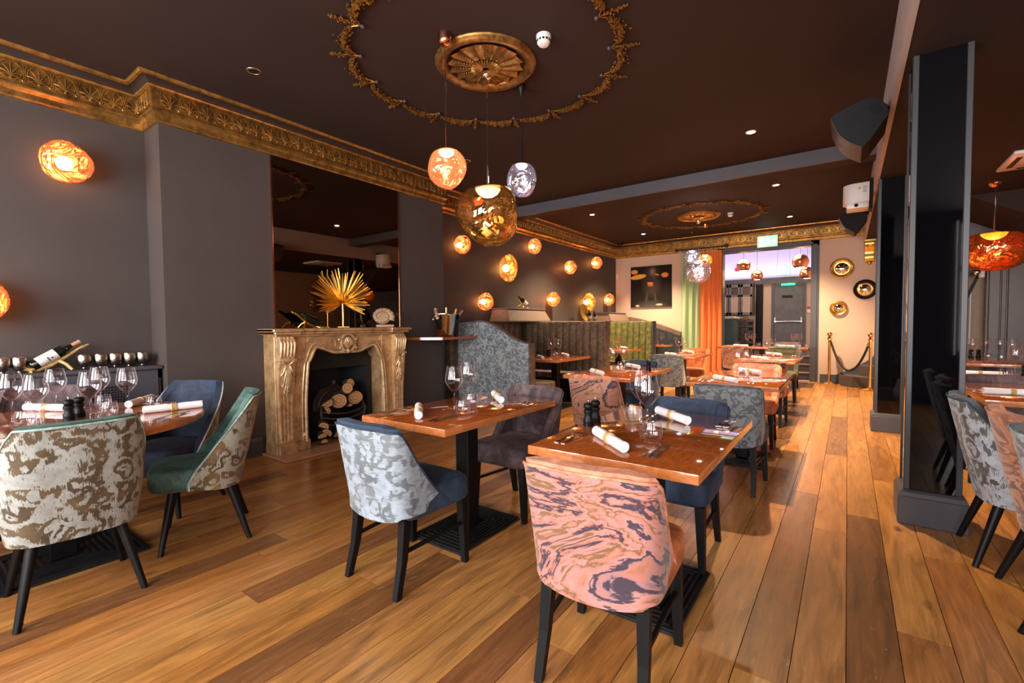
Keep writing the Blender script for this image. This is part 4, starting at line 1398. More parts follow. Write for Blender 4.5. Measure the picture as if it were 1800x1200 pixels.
# ------------------------------------------------------------------ champagne shelf by the booth
sh = thing('drinks_shelf', 'copper brown corner shelf on black leg beside the booth', 'shelf', (0, 0, 0))
obj('shelf_top', MB().prism([(-4.655, 3.98), (-4.2, 4.27), (-4.2, 4.935), (-4.655, 4.935)], 1.075, 1.108), [M['lacquer']], sh)
obj('leg', MB().tube([(-4.235, 4.31, 0.0), (-4.235, 4.31, 1.075)], 0.012, 10), M['charcoal'], sh, 60)
bk = thing('champagne_bucket', 'polished steel champagne bucket with bottles on the corner shelf', 'ice bucket', (-4.36, 4.46, 1.109))
obj('pail', MB().lathe([(0.001, 0.0), (0.115, 0.0), (0.12, 0.01), (0.16, 0.285), (0.172, 0.30), (0.172, 0.308), (0.155, 0.305), (0.115, 0.02), (0.001, 0.015)], 40), M['steel'], bk, 35)
for s in (-1, 1):
    m = MB().tube([(0, s * 0.158, 0.265), (0, s * 0.19, 0.262), (0, s * 0.195, 0.24)], 0.008, 8)
    m.ball((0, s * 0.198, 0.232), 0.016, 10, 6)
    obj('knob_handle', m, M['steel'], bk, 60)
for i, (dx, dy, ax, ay, fo, w) in enumerate(((0.02, -0.075, 22, 4, 'foil', 'with pale foil, tallest at the back left of the bucket'), (0.06, -0.06, 34, 12, 'pinkfoil', 'with pink foil leaning left over the bucket rim'), (-0.05, -0.03, 12, -6, 'goldfoil', 'with slim gold foil second from the left in the bucket'), (0.02, 0.03, 2, 3, 'goldfoil', 'with gold foil standing upright in the bucket'), (0.07, 0.06, -16, 10, 'goldfoil', 'with dark neck at the right of the bucket'), (0.03, 0.085, -46, 8, 'foil', 'lying over the right rim of the bucket'))):
    wine_bottle('champagne_bottle', 'champagne bottle ' + w, (-4.36 + dx * 0.5, 4.46 + dy, 1.175 if i != 5 else 1.24), (R(ax), R(ay), 0), fo, False, 0.32, 0.037, 'champagne bottles in the steel bucket', long_foil=True)

# ================================================================== BOOTHS
ZB = 1.31
def wave_panel(label):
    # booth end: patterned back with a swooping top edge
    t = thing('booth_bench', label, 'bench', (0, 4.95, 0))
    n = 30
    top = []
    for i in range(n + 1):
        x = -4.56 + 1.23 * i / n
        u = (x + 4.13) / 0.80
        if u <= 0:
            z = ZB
        else:
            u = min(1, u)
            z = 1.02 + (ZB - 1.02) * (0.5 + 0.5 * math.cos(PI * min(1, u * 1.0))) 
        top.append((x, z))
    A = [[(x, 0.0, 0.02) for x, z in top], [(x, 0.0, z) for x, z in top]]
    B = [[(x, 0.02, 0.02) for x, z in top], [(x, 0.02, z - 0.01) for x, z in top]]
    obj('patterned_back', MB().solid(A, B), M['d_booth'], t)
    A = [[(x, 0.02, 0.35) for x, z in top], [(x, 0.02, z + 0.004) for x, z in top]]
    B = [[(x, 0.13, 0.35) for x, z in top], [(x, 0.11, z - 0.004) for x, z in top]]
    obj('backrest', MB().solid(A, B), M['v_brown'], t, 40)
    obj('piping', MB().tube([(x, 0.0, z + 0.004) for x, z in top] + [(top[-1][0] + 0.008, 0.0, top[-1][1] - 0.02), (top[-1][0] + 0.008, 0, 0.05)], 0.012, 8), M['v_purple'], t, 60)
    obj('end_panel', MB().rbox(-3.33, -3.315, 0.015, 0.13, 0.02, 1.02, 0.004, 1), M['v_brown'], t, 30)
    # seat with rounded end
    pts = [(-4.55, 0.12), (-3.42, 0.12), (-3.28, 0.14), (-3.19, 0.24), (-3.17, 0.36), (-3.22, 0.48), (-3.33, 0.55), (-4.55, 0.55)]
    m = MB().prism(pts, 0.40, 0.485)
    q = [(x * 1.0, y) for x, y in pts]
    obj('seat', m, M['v_brown'], t, 50)
    obj('plinth', MB().prism([(x + (0.03 if x < -4 else -0.05), y + (0.02 if y < 0.3 else -0.05)) for x, y in pts], 0.0, 0.40), M['black'], t)
    return t
wave_panel('booth bench with blue grey brocade back and swooping top edge')
tag(obj('booth_post', MB().rbox(-4.64, -4.56, 4.955, 5.06, 0.0, 1.30, 0.004, 1), M['darkoak']), 'dark oak post panel between the corner shelf and the brocade booth', 'panel')

def booth_divider(label, y, vel, edge, vback, seatv):
    t = thing('booth_bench', label, 'bench', (0, y, 0))
    x0, x1 = -4.815, -3.24
    nch = 12
    w = (x1 - x0) / nch
    for k in range(nch):
        n = 6
        A, B = [], []
        for z in [0.42, 0.60, 0.80, 1.0, 1.15, 1.25, 1.29, 1.30]:
            ra, rb = [], []
            for i in range(n + 1):
                f = i / n
                bulge = 0.030 * math.sqrt(max(0.0, 1 - (2 * f - 1) ** 2)) * (1.0 if z < 1.24 else (0.7 if z < 1.295 else 0.2))
                ra.append((x0 + w * (k + f), -0.10 - bulge + 0.05 * (z - 0.42), z + (0.008 * math.sin(PI * f) if z > 1.28 else 0)))
                rb.append((x0 + w * (k + f), 0.0, z))
            A.append(ra)
            B.append(rb)
        obj('channel_cushion', MB().solid(A, B), M[vel], t, 50)
    obj('rear_back', MB().rbox(x0, x1, 0.0, 0.09, 0.0, ZB - 0.01, 0.01, 2), M[vback], t, 40)
    obj('end_trim', MB().rbox(x1, x1 + 0.03, -0.10, 0.10, 0.0, ZB, 0.01, 2), M[edge], t, 40)
    m = MB().rbox(x0, x1 - 0.0, -0.62, -0.06, 0.38, 0.485, 0.035, 3)
    m.rbox(x0, x1, 0.06, 0.56, 0.38, 0.485, 0.035, 3)
    obj('seat', m, M[seatv], t, 50)
    obj('plinth', MB().box(x0, x1 - 0.04, -0.58, 0.52, 0.0, 0.38), M['black'], t)
    return t
booth_divider('brown channelled velvet booth bench, nearest of the dividers', 7.12, 'v_brown', 'v_brown', 'v_brown', 'v_purple')
booth_divider('olive green channelled velvet booth bench', 9.42, 'v_green', 'v_dark', 'v_dark', 'v_green')
# wall-side upholstery, cushion by cushion
def wall_back(label, y0, y1, vel):
    t = thing('booth_side_bench', label, 'bench', (0, 0, 0))
    n = max(3, int(round((y1 - y0) / 0.17)))
    w = (y1 - y0) / n
    for k in range(n):
        A, B = [], []
        for z in [0.42, 0.70, 1.0, 1.2, 1.285, 1.30]:
            ra, rb = [], []
            for i in range(7):
                f = i / 6
                bulge = 0.028 * math.sqrt(max(0.0, 1 - (2 * f - 1) ** 2)) * (1.0 if z < 1.25 else 0.4)
                ra.append((-4.90 + 0.05 + bulge - 0.03 * (z - 0.42), y0 + w * (k + f), z))
                rb.append((-4.99, y0 + w * (k + f), z))
            A.append(rb)
            B.append(ra)
        obj('channel_cushion', MB().solid(A, B), M[vel], t, 50)
    obj('seat', MB().rbox(-4.87, -4.42, y0 + 0.55, y1 - 0.62, 0.38, 0.485, 0.03, 3), M[vel], t, 50)
    obj('plinth', MB().box(-4.87, -4.5, y0 + 0.55, y1 - 0.62, 0, 0.38), M['black'], t)
wall_back('brown channelled wall cushions of the first booth', 5.10, 6.99, 'v_brown')
wall_back('green channelled wall cushions of the second booth', 7.24, 9.29, 'v_green')
wall_back('dark blue channelled wall cushions of the last booth', 9.55, 11.40, 'v_dark')
tag(obj('booth_ledge', MB().rbox(-4.995, -4.80, 4.80, 11.58, 1.302, 1.326, 0.003, 1), M['greypanel']), 'narrow grey oak ledge along the top of the booth cushions', 'ledge')

# far booth bench against the far wall, with a swooping oak capping
t = thing('booth_bench', 'charcoal velvet booth bench against the far wall with swooping oak capping', 'bench', (0, 11.42, 0))
n = 24
top = []
for i in range(n + 1):
    x = -4.6 + 1.32 * i / n
    f = i / n
    top.append((x, 1.30 - 0.34 * (f ** 1.4)))
A = [[(x, 0.03, z) for x, z in top], [(x, 0.03, z + 0.13 * (1 - 0.35 * i / n)) for i, (x, z) in enumerate(top)]]
B = [[(x, 0.15, z) for x, z in top], [(x, 0.15, z + 0.13 * (1 - 0.35 * i / n)) for i, (x, z) in enumerate(top)]]
obj('oak_capping', MB().solid(A, B), M['oakgrey'], t)
for k in range(8):
    x0 = -4.6 + 1.32 * k / 8
    x1 = x0 + 1.32 / 8
    A, B = [], []
    for zf in (0, 0.4, 0.8, 0.96, 1.0):
        ra, rb = [], []
        for i in range(7):
            f = i / 6
            xq = x0 + (x1 - x0) * f
            zt = 1.30 - 0.34 * (((xq + 4.6) / 1.32) ** 1.4)
            bl = 0.025 * math.sqrt(max(0, 1 - (2 * f - 1) ** 2))
            ra.append((xq, -0.02 - bl, 0.42 + (zt - 0.42) * zf))
            rb.append((xq, 0.14, 0.42 + (zt - 0.42) * zf))
        A.append(ra)
        B.append(rb)
    obj('channel_cushion', MB().solid(A, B), M['v_dark'], t, 50)
obj('seat', MB().rbox(-4.80, -3.25, -0.52, 0.0, 0.38, 0.485, 0.03, 3), M['v_dark'], t, 50)
obj('plinth', MB().box(-4.80, -3.3, -0.42, 0.12, 0, 0.38), M['black'], t)

# tapered oak plinth boxes on the ledge
def taper_box(label, y0, y1, z1):
    t = thing('tapered_plinth', label, 'display plinth', (0, 0, 0))
    v = []
    for z, e, xo in ((1.327, 0.07, -4.52), (z1 - 0.018, 0.0, -4.62)):
        v += [(-4.79 - 0.15, y0 - e, z), (xo, y0 - e, z), (xo, y1 + e, z), (-4.79 - 0.15, y1 + e, z)]
    obj('box', MB().add(v, [(0, 3, 2, 1), (4, 5, 6, 7), (0, 1, 5, 4), (1, 2, 6, 5), (2, 3, 7, 6), (3, 0, 4, 7)]), M['oakgrey'], t)
    obj('top_panel', MB().rbox(-4.95, -4.60, y0 - 0.02, y1 + 0.02, z1 - 0.018, z1, 0.003, 1), M['greypanel'], t)
    obj('base_board', MB().box(-4.94, -4.50, y0 - 0.08, y1 + 0.08, 1.310, 1.327), M['greypanel'], t)
taper_box('tapered grey oak plinth above the brown booth carrying a bottle', 6.23, 7.40, 1.545)
taper_box('tapered grey oak plinth above the far booth', 10.30, 11.30, 1.53)
branch_holder('small gold bottle holder on the tapered oak plinth', (-4.70, 6.80, 1.546), R(-90), 1.0)
wine_bottle('wine_bottle', 'wine bottle tilted in the holder on the tapered oak plinth', (-4.70, 6.95, 1.61), (R(62), 0, 0), 'bottle', True)
t = thing('gold_disc', 'round gold disc ornament standing on the ledge by the amber lamp', 'ornament', (-4.78, 9.35, 1.327))
obj('disc', MB().lathe([(0.001, 0.012), (0.10, 0.010), (0.185, 0.0), (0.19, 0.004), (0.10, 0.018), (0.001, 0.02)], 36).xform(Matrix.Translation((0, 0, 0.20)) @ Matrix.Rotation(R(80), 4, 'Y')), M['gold'], t, 40)
obj('foot', MB().rbox(-0.03, 0.05, -0.06, 0.06, 0, 0.02, 0.004, 1), M['gold'], t)
branch_holder('gold double bottle holder on the booth ledge below the amber lamp', (-4.80, 9.62, 1.327), R(-60), 0.8)
wine_bottle('wine_bottle', 'wine bottle tilted on the ledge by the gold disc, nearer one', (-4.76, 9.60, 1.375), (R(52), 0, R(20)), 'bottle', True, group=None)
wine_bottle('wine_bottle', 'wine bottle tilted on the ledge by the amber lamp, farther one', (-4.76, 9.86, 1.375), (R(58), 0, R(20)), 'bottle', True)
# ================================================================== CHAIRS
def plan_u(w, back, wing, rc, nb=12, nw=10, nc=6, bow=0.02):
    # U-shaped plan, from left wing tip round the back to right wing tip; front is +y
    pts = []
    for i in range(nw):
        pts.append((-w, wing - (wing - (back + rc)) * i / nw))
    for i in range(nc):
        a = PI + (PI / 2) * i / nc
        pts.append((-w + rc + rc * math.cos(a), back + rc + rc * math.sin(a)))
    for i in range(nb + 1):
        f = i / nb
        pts.append(((-w + rc) + 2 * (w - rc) * f, back - bow * math.sin(PI * f)))
    for i in range(1, nc + 1):
        a = 1.5 * PI + (PI / 2) * i / nc
        pts.append((w - rc + rc * math.cos(a), back + rc + rc * math.sin(a)))
    for i in range(1, nw + 1):
        pts.append((w, (back + rc) + (wing - (back + rc)) * i / nw))
    return pts

def smoothstep(a, b, x):
    t = max(0.0, min(1.0, (x - a) / (b - a)))
    return t * t * (3 - 2 * t)

def shell_grids(plan, ztop, zbot, warp, th, nz=12, inset=0.0, out=0.0, trim=0):
    # returns outer and inner grids [col][row]
    n = len(plan)
    A, B = [], []
    rng_ = range(trim, n - trim)
    for i in rng_:
        p = Vector(plan[i])
        t = Vector(plan[min(i + 1, n - 1)]) - Vector(plan[max(i - 1, 0)])
        t.normalize()
        nrm = Vector((t.y, -t.x))        # outward for this traversal
        zt, zb = ztop(p.x, p.y) - inset, zbot(p.x, p.y)
        ra, rb = [], []
        for j in range(nz + 1):
            f = j / nz
            z = zb + (zt - zb) * f
            q = p + nrm * out
            e = th * (1 if f < 0.93 else 0.82)
            qi = q - nrm * e
            ra.append(warp(q.x, q.y, z))
            rb.append(warp(qi.x, qi.y, z + (0.004 if f == 1 else 0)))
        A.append(ra)
        B.append(rb)
    return A, B

def cushion(w, d, z0, z1, cy, e=0.35, crown=0.012, n=14, taper=0.0):
    # rounded upholstered block
    m = MB()
    lv = []
    for f, s in ((0, 0.90), (0.06, 0.965), (0.2, 0.995), (0.5, 1.0), (0.78, 0.995), (0.90, 0.97), (0.97, 0.91), (1.0, 0.80)):
        lv.append((z0 + (z1 - z0) * f, s))
    k = 40
    v, fc = [], []
    for z, s in lv:
        for i in range(k):
            a = 2 * PI * i / k
            c, q = math.cos(a), math.sin(a)
            x = math.copysign(abs(c) ** e, c) * w / 2
            y = math.copysign(abs(q) ** e, q) * d / 2
            ins = (1 - s) * 0.18
            x -= math.copysign(min(abs(x), ins), x)
            y -= math.copysign(min(abs(y), ins), y)
            x *= 1 + taper * y / d
            v.append((x, y + cy, z))
    for L in range(len(lv) - 1):
        for i in range(k):
            fc.append((L * k + i, L * k + (i + 1) % k, (L + 1) * k + (i + 1) % k, (L + 1) * k + i))
    fc.append(tuple(range(k))[::-1])
    base = len(v)
    o = (len(lv) - 1) * k
    for s in (0.75, 0.4):
        for i in range(k):
            x, y, z = v[o + i]
            v.append((x * s, cy + (y - cy) * s, z1 + crown * (1 - s)))
    for L in range(2):
        a0 = o if L == 0 else base
        b0 = base + L * k
        for i in range(k):
            fc.append((a0 + i, a0 + (i + 1) % k, b0 + (i + 1) % k, b0 + i))
    fc.append(tuple(range(base + k, base + 2 * k)))
    return m.add(v, fc)

def scoop_chair(label, loc, rz, outer, inner, seat, pipe, group=None):
    t = thing('dining_chair', label, 'chair', loc, rz, group)
    plan = plan_u(0.214, -0.222, 0.09, 0.075)
    def ztop(x, y):
        s = y + 0.222
        if s < 0.05:
            return 0.812 - 0.010 * smoothstep(0.12, 0.22, abs(x))
        f = min(1, (s - 0.05) / 0.26)
        return 0.405 + (0.797 - 0.405) * (1 - f) ** 1.6
    def zbot(x, y):
        s = y + 0.222
        if s < 0.02:
            return 0.345 + 0.03 * (abs(x) / 0.21) ** 4
        return 0.372
    def warp(x, y, z):
        k = (z - 0.36)
        return (x * (1 + 0.22 * max(0, k)), y - 0.16 * max(0, k - 0.06) * (1 if y < -0.05 else 0.8), z)
    A, B = shell_grids(plan, ztop, zbot, warp, 0.052, nz=24)
    obj('backrest', MB().solid(A, B), M[inner], t, 50)
    A, B = shell_grids(plan, ztop, zbot, warp, 0.010, inset=0.018, out=0.008, trim=1, nz=12)
    obj('back_panel', MB().solid(A, B), M[outer], t, 50)
    edge = [A[0][j] for j in range(0, 13, 3)] + [r[-1] for r in A] + [A[-1][j] for j in range(12, -1, -3)]
    obj('piping', MB().tube(edge, 0.0055, 6), M[pipe], t, 60)
    obj('seat', cushion(0.455, 0.45, 0.345, 0.478, 0.03, 0.28, 0.014, taper=0.06), M[seat], t, 60)
    for s in (-1, 1):
        obj('leg', MB().bar((s * 0.192, 0.212, 0.35), (s * 0.205, 0.215, 0.0), 0.046, 0.030), M['black'], t)
        m = MB().bar((s * 0.172, -0.165, 0.36), (s * 0.178, -0.19, 0.17), 0.044, 0.036).bar((s * 0.178, -0.19, 0.17), (s * 0.184, -0.232, 0.0), 0.036, 0.030)
        obj('leg', m, M['black'], t)
        obj('stretcher', MB().tube([(s * 0.197, 0.212, 0.215), (s * 0.178, -0.188, 0.20)], 0.011, 4), M['black'], t)
    return t

def tub_chair(label, loc, rz, outer, inner, seat, pipe, group=None):
    t = thing('tub_chair', label, 'chair', loc, rz, group)
    plan = plan_u(0.245, -0.20, 0.10, 0.15, nb=8, nw=9, nc=9, bow=0.012)
    def ztop(x, y):
        s = y + 0.20
        if s < 0.035:
            return 0.862
        f = min(1, (s - 0.035) / 0.265)
        return 0.375 + (0.862 - 0.375) * (1 - f) ** 1.1
    def zbot(x, y):
        return 0.325 + 0.02 * smoothstep(-0.1, 0.1, y)
    def warp(x, y, z):
        lo = smoothstep(0.30, 0.50, z)
        sc = 0.90 + 0.10 * lo + 0.06 * max(0, z - 0.5)
        top = max(0, z - 0.45)
        return (x * sc, y * (0.86 + 0.14 * lo) - 0.22 * top * (1 if y < 0 else max(0.2, 1 - y * 3)), z)
    A, B = shell_grids(plan, ztop, zbot, warp, 0.045, nz=24)
    obj('backrest', MB().solid(A, B), M[inner], t, 50)
    A, B = shell_grids(plan, ztop, zbot, warp, 0.012, inset=0.012, out=0.009, trim=1, nz=12)
    obj('back_panel', MB().solid(A, B), M[outer], t, 50)
    edge = [A[0][j] for j in range(0, 13, 3)] + [r[-1] for r in A] + [A[-1][j] for j in range(12, -1, -3)]
    obj('piping', MB().tube(edge, 0.005, 6), M[pipe], t, 60)
    obj('seat', cushion(0.425, 0.43, 0.338, 0.465, 0.062, 0.5, 0.014), M[seat], t, 60)
    for sx in (-1, 1):
        for sy in (-1, 1):
            obj('leg', MB().tube([(sx * 0.145, 0.02 + sy * 0.135, 0.345), (sx * 0.215, sy * 0.215, 0.0)], [0.023, 0.0135], 14), M['black'], t, 50)
    return t

N_, S_ = 0.0, PI
scoop_chair('pale blue damask backed chair with slate blue velvet seat, before the fireplace table', (-1.850, 1.602, 0), N_, 'd_blue', 'v_blue', 'v_blue', 'v_navy')
scoop_chair('pink marbled fabric chair nearest the camera at the foreground table', (-0.708, 1.592, 0), R(5), 'marble', 'v_salmon', 'v_orange', 'v_salmon')
scoop_chair('mauve brown velvet chair on the far side of the fireplace table', (-1.852, 2.60, 0), S_, 'v_purple', 'v_purple', 'v_purple', 'v_purple')
scoop_chair('navy velvet chair on the far side of the foreground table', (-0.775, 2.605, 0), S_, 'v_navy', 'v_navy', 'v_navy', 'v_navy')
scoop_chair('charcoal grey damask backed chair before the second aisle table', (-0.72, 3.93, 0), N_, 'd_grey', 'v_purple', 'v_purple', 'v_grey')
scoop_chair('burnt orange velvet chair on the far side of the second aisle table', (-0.80, 5.42, 0), S_, 'marble_tan', 'v_salmon', 'v_orange', 'v_orange')
scoop_chair('tan marbled chair before the third aisle table', (-0.82, 6.55, 0), N_, 'marble_tan', 'v_salmon', 'v_orange', 'v_salmon')
scoop_chair('dark olive velvet chair on the far side of the third aisle table', (-0.86, 8.56, 0), S_, 'd_green', 'v_olive', 'v_olive', 'v_olive')
scoop_chair('tan marbled chair before the long doorway table, beside the orange curtain', (-1.80, 10.18, 0), N_, 'marble_tan', 'v_salmon', 'v_orange', 'v_salmon')
scoop_chair('olive green damask chair before the long doorway table', (-0.97, 10.18, 0), N_, 'd_green', 'v_teal', 'v_olive', 'v_mint')
scoop_chair('tan marbled chair before the middle table, behind the foreground pepper mills', (-1.815, 3.93, 0), N_, 'marble_tan', 'v_salmon', 'v_salmon', 'v_salmon')
scoop_chair('navy velvet chair on the far side of the middle table', (-2.0, 5.20, 0), S_, 'v_navy', 'v_navy', 'v_navy', 'v_navy')
scoop_chair('charcoal damask chair before the table beside the green curtain', (-2.11, 6.90, 0), N_, 'd_grey', 'v_grey', 'v_purple', 'v_grey')
scoop_chair('burnt orange velvet chair on the far side of the green curtain table', (-2.19, 8.36, 0), S_, 'v_orange', 'v_orange', 'v_orange', 'v_orange')

def facing(cx, cy, tx, ty):
    return math.atan2(ty - cy, tx - cx) - PI / 2
RT = (-3.483, 0.56)
tub_chair('silver damask tub chair at the round table with its back to the room', (-2.985, 0.525, 0), facing(-2.985, 0.525, -3.5, 0.55), 'd_silver', 'v_teal', 'v_teal', 'v_mint')
tub_chair('gold damask tub chair with sea green velvet seat, side on to the round table', (-3.175, 1.16, 0), facing(-3.175, 1.16, -3.34, 0.75), 'd_teal', 'v_teal', 'v_teal', 'v_mint')
tub_chair('navy velvet tub chair at the round table against the chimney breast', (-3.87, 1.21, 0), facing(-3.87, 1.21, -3.35, 0.37), 'd_teal', 'v_navy', 'v_navy', 'p_white')
tub_chair('mauve grey velvet tub chair at the round table before the grey cabinet', (-4.27, 0.63, 0), facing(-4.27, 0.63, -3.4, 0.5), 'v_purple', 'v_purple', 'v_purple', 'v_purple')
tub_chair('navy seated tub chair at the round table cut by the picture edge', (-3.40, -0.02, 0), facing(-3.40, -0.02, -3.48, 0.5), 'd_blue', 'v_navy', 'v_navy', 'p_white')
tub_chair('silver white damask tub chair nearest the black pillar', (0.765, 3.50, 0), R(-90), 'd_white', 'v_grey', 'v_grey', 'v_blue')
tub_chair('rust marbled tub chair between two silver chairs by the pillar', (0.84, 3.00, 0), R(-88), 'marble_rust', 'v_salmon', 'v_salmon', 'v_salmon')
tub_chair('silver damask tub chair cut by the right picture edge', (0.82, 2.49, 0), R(-86), 'd_white', 'v_grey', 'v_grey', 'v_mint')

# ================================================================== TABLES
def table(label, x0, x1, y0, y1, group=None, rib=True):
    cx, cy = (x0 + x1) / 2, (y0 + y1) / 2
    w, d = x1 - x0, y1 - y0
    t = thing('dining_table', label, 'table', (cx, cy, 0), 0, group)
    tt = MB().rbox(-w / 2, w / 2, -d / 2, d / 2, 0.722, 0.76, 0.003, 2)
    o = obj('tabletop', tt, [M['lacquer'], M['lacquer_edge']], t, 30)
    for p in o.data.polygons:
        if p.normal.z < 0.9:
            p.material_index = 1
    obj('post', MB().rbox(-0.05, 0.05, -0.05, 0.05, 0.02, 0.70, 0.004, 1).box(-0.16, 0.16, -0.16, 0.16, 0.70, 0.722), M['black'], t, 30)
    pw, pd = 0.20, 0.29
    m = MB().rbox(-pw, pw, -pd, pd, 0.0, 0.014, 0.004, 1)
    for k in range(6):
        a, b = pw - 0.012 - k * 0.024, pd - 0.012 - k * 0.030
        if a < 0.06:
            break
        c = 0.008
        z0, z1 = 0.012, 0.022 + k * 0.001
        m.box(-a, a, -b, -b + c, z0, z1).box(-a, a, b - c, b, z0, z1).box(-a, -a + c, -b + c, b - c, z0, z1).box(a - c, a, -b + c, b - c, z0, z1)
    obj('base', m, M['iron'], t, 30)
    return t, cx, cy

# ------------------------------------------------------------------ tableware prototypes
def mesh_of(mb, mats, smooth, name):
    me = mb.mesh(name, smooth)
    for q in (mats if isinstance(mats, list) else [mats]):
        me.materials.append(q)
    return me
ME = {}
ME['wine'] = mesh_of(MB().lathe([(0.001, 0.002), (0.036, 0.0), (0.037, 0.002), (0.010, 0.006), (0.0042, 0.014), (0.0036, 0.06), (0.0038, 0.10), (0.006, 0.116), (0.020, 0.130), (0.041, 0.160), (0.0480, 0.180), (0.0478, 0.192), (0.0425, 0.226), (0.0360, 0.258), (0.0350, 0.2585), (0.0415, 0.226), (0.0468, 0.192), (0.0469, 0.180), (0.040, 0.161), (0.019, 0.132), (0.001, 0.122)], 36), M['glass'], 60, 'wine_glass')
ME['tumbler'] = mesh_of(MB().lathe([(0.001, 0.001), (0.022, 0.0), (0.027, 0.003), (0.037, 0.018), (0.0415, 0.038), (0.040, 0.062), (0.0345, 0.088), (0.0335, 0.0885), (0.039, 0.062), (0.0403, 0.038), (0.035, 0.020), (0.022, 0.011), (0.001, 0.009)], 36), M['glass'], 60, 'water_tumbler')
ME['mill_body'] = mesh_of(MB().lathe([(0.001, 0), (0.026, 0), (0.0265, 0.003), (0.0255, 0.02), (0.0265, 0.022), (0.025, 0.03), (0.019, 0.048), (0.0185, 0.055), (0.0235, 0.072), (0.024, 0.076), (0.019, 0.082), (0.001, 0.083)], 28), M['black'], 50, 'mill_body')
ME['mill_head'] = mesh_of(MB().lathe([(0.017, 0.083), (0.0225, 0.090), (0.0245, 0.099), (0.021, 0.110), (0.012, 0.116), (0.001, 0.118)], 28), M['black'], 60, 'mill_head')
ME['mill_knob'] = mesh_of(MB().lathe([(0.004, 0.116), (0.0035, 0.122), (0.006, 0.125), (0.005, 0.130), (0.001, 0.132)], 14), M['steel'], 60, 'mill_knob')
# napkin roll along x, with visible spiral end
m = MB()
L = 0.145
rr = random.Random(2)
A = []
for i in range(13):
    x = -L + 2 * L * i / 12
    k = 1.0 - 0.14 * math.exp(-((x) / 0.03) ** 2)
    A.append([(x, math.cos(a) * 0.0225 * k, 0.0225 + math.sin(a) * 0.0225 * k) for a in [2 * PI * j / 20 for j in range(21)]])
m.grid(A)
for sx in (-1, 1):
    sp = [(sx * (L - 0.002 + 0.0002 * j), math.cos(j * 0.5) * (0.004 + 0.0042 * j * 0.14), 0.0225 + math.sin(j * 0.5) * (0.004 + 0.0042 * j * 0.14)) for j in range(30)]
    m.tube(sp, 0.0016, 4)
    m.add([(sx * (L - 0.004), math.cos(a) * 0.0225, 0.0225 + math.sin(a) * 0.0225) for a in [2 * PI * j / 20 for j in range(20)]], [tuple(range(20))])
ME['napkin'] = mesh_of(m, M['linen'], 50, 'napkin_roll')
m = MB()
for q in range(4):
    x = -0.0105 + 0.007 * q
    m.tube([(x, math.cos(a) * 0.0225, 0.0225 + math.sin(a) * 0.0225) for a in [2 * PI * j / 20 for j in range(20)]], 0.0036, 5, closed=True)
ME['nring'] = mesh_of(m, M['straw'], 60, 'napkin_ring')
# fork: handle toward -y, tines toward +y
m = MB()
def strip(pts, mb):
    A = [[(-w, y, z), (w, y, z)] for y, w, z in pts]
    B = [[(-w, y, z - 0.0018), (w, y, z - 0.0018)] for y, w, z in pts]
    mb.solid(B, A)
strip([(-0.10, 0.009, 0.003), (-0.09, 0.0105, 0.003), (-0.04, 0.006, 0.004), (0.01, 0.004, 0.010), (0.035, 0.005, 0.012), (0.048, 0.012, 0.008), (0.058, 0.0125, 0.006)], m)
for k in range(4):
    x = -0.0105 + 0.007 * k
    m.tube([(x, 0.056, 0.005), (x, 0.078, 0.004), (x, 0.10, 0.008)], [0.0022, 0.0019, 0.0011], 4)
ME['fork'] = mesh_of(m, M['cutlery'], 40, 'fork')
m = MB()
strip([(-0.11, 0.008, 0.004), (-0.10, 0.010, 0.005), (-0.05, 0.008, 0.006), (-0.005, 0.006, 0.006)], m)
strip([(-0.005, 0.004, 0.004), (0.01, 0.009, 0.003), (0.07, 0.0095, 0.003), (0.10, 0.007, 0.003), (0.112, 0.001, 0.003)], m)
ME['knife'] = mesh_of(m, M['cutlery'], 40, 'table_knife')

ZT = 0.7605
def one(key, name, label, cat, x, y, rz=0, group=None, z=ZT, s=1.0):
    o = obj(name, ME[key], None, None, loc=(x, y, z), rotz=rz)
    if s != 1:
        o.scale = (s, s, s)
    return tag(o, label, cat, group)
def wine(x, y, label, s=1.0):
    return one('wine', 'wine_glass', label, 'wine glass', x, y, 0, 'wine glasses', s=1.06)
def tumbler(x, y, label):
    return one('tumbler', 'water_tumbler', label, 'tumbler', x, y, 0, 'water tumblers')
def mill(x, y, label):
    t = thing('pepper_mill', label, 'pepper mill', (x, y, ZT), 0, 'pepper mills')
    for k in ('mill_body', 'mill_head', 'mill_knob'):
        obj(k[5:], ME[k], None, t)
def napkin(x, y, rz, label):
    t = thing('napkin_roll', label, 'napkin', (x, y, ZT), rz, 'rolled napkins')
    obj('cloth', ME['napkin'], None, t)
    obj('straw_ring', ME['nring'], None, t)
def fork(x, y, rz, label):
    one('fork', 'fork', label, 'fork', x, y, rz, 'forks')
def knife(x, y, rz, label):
    one('knife', 'table_knife', label, 'knife', x, y, rz, 'table knives')

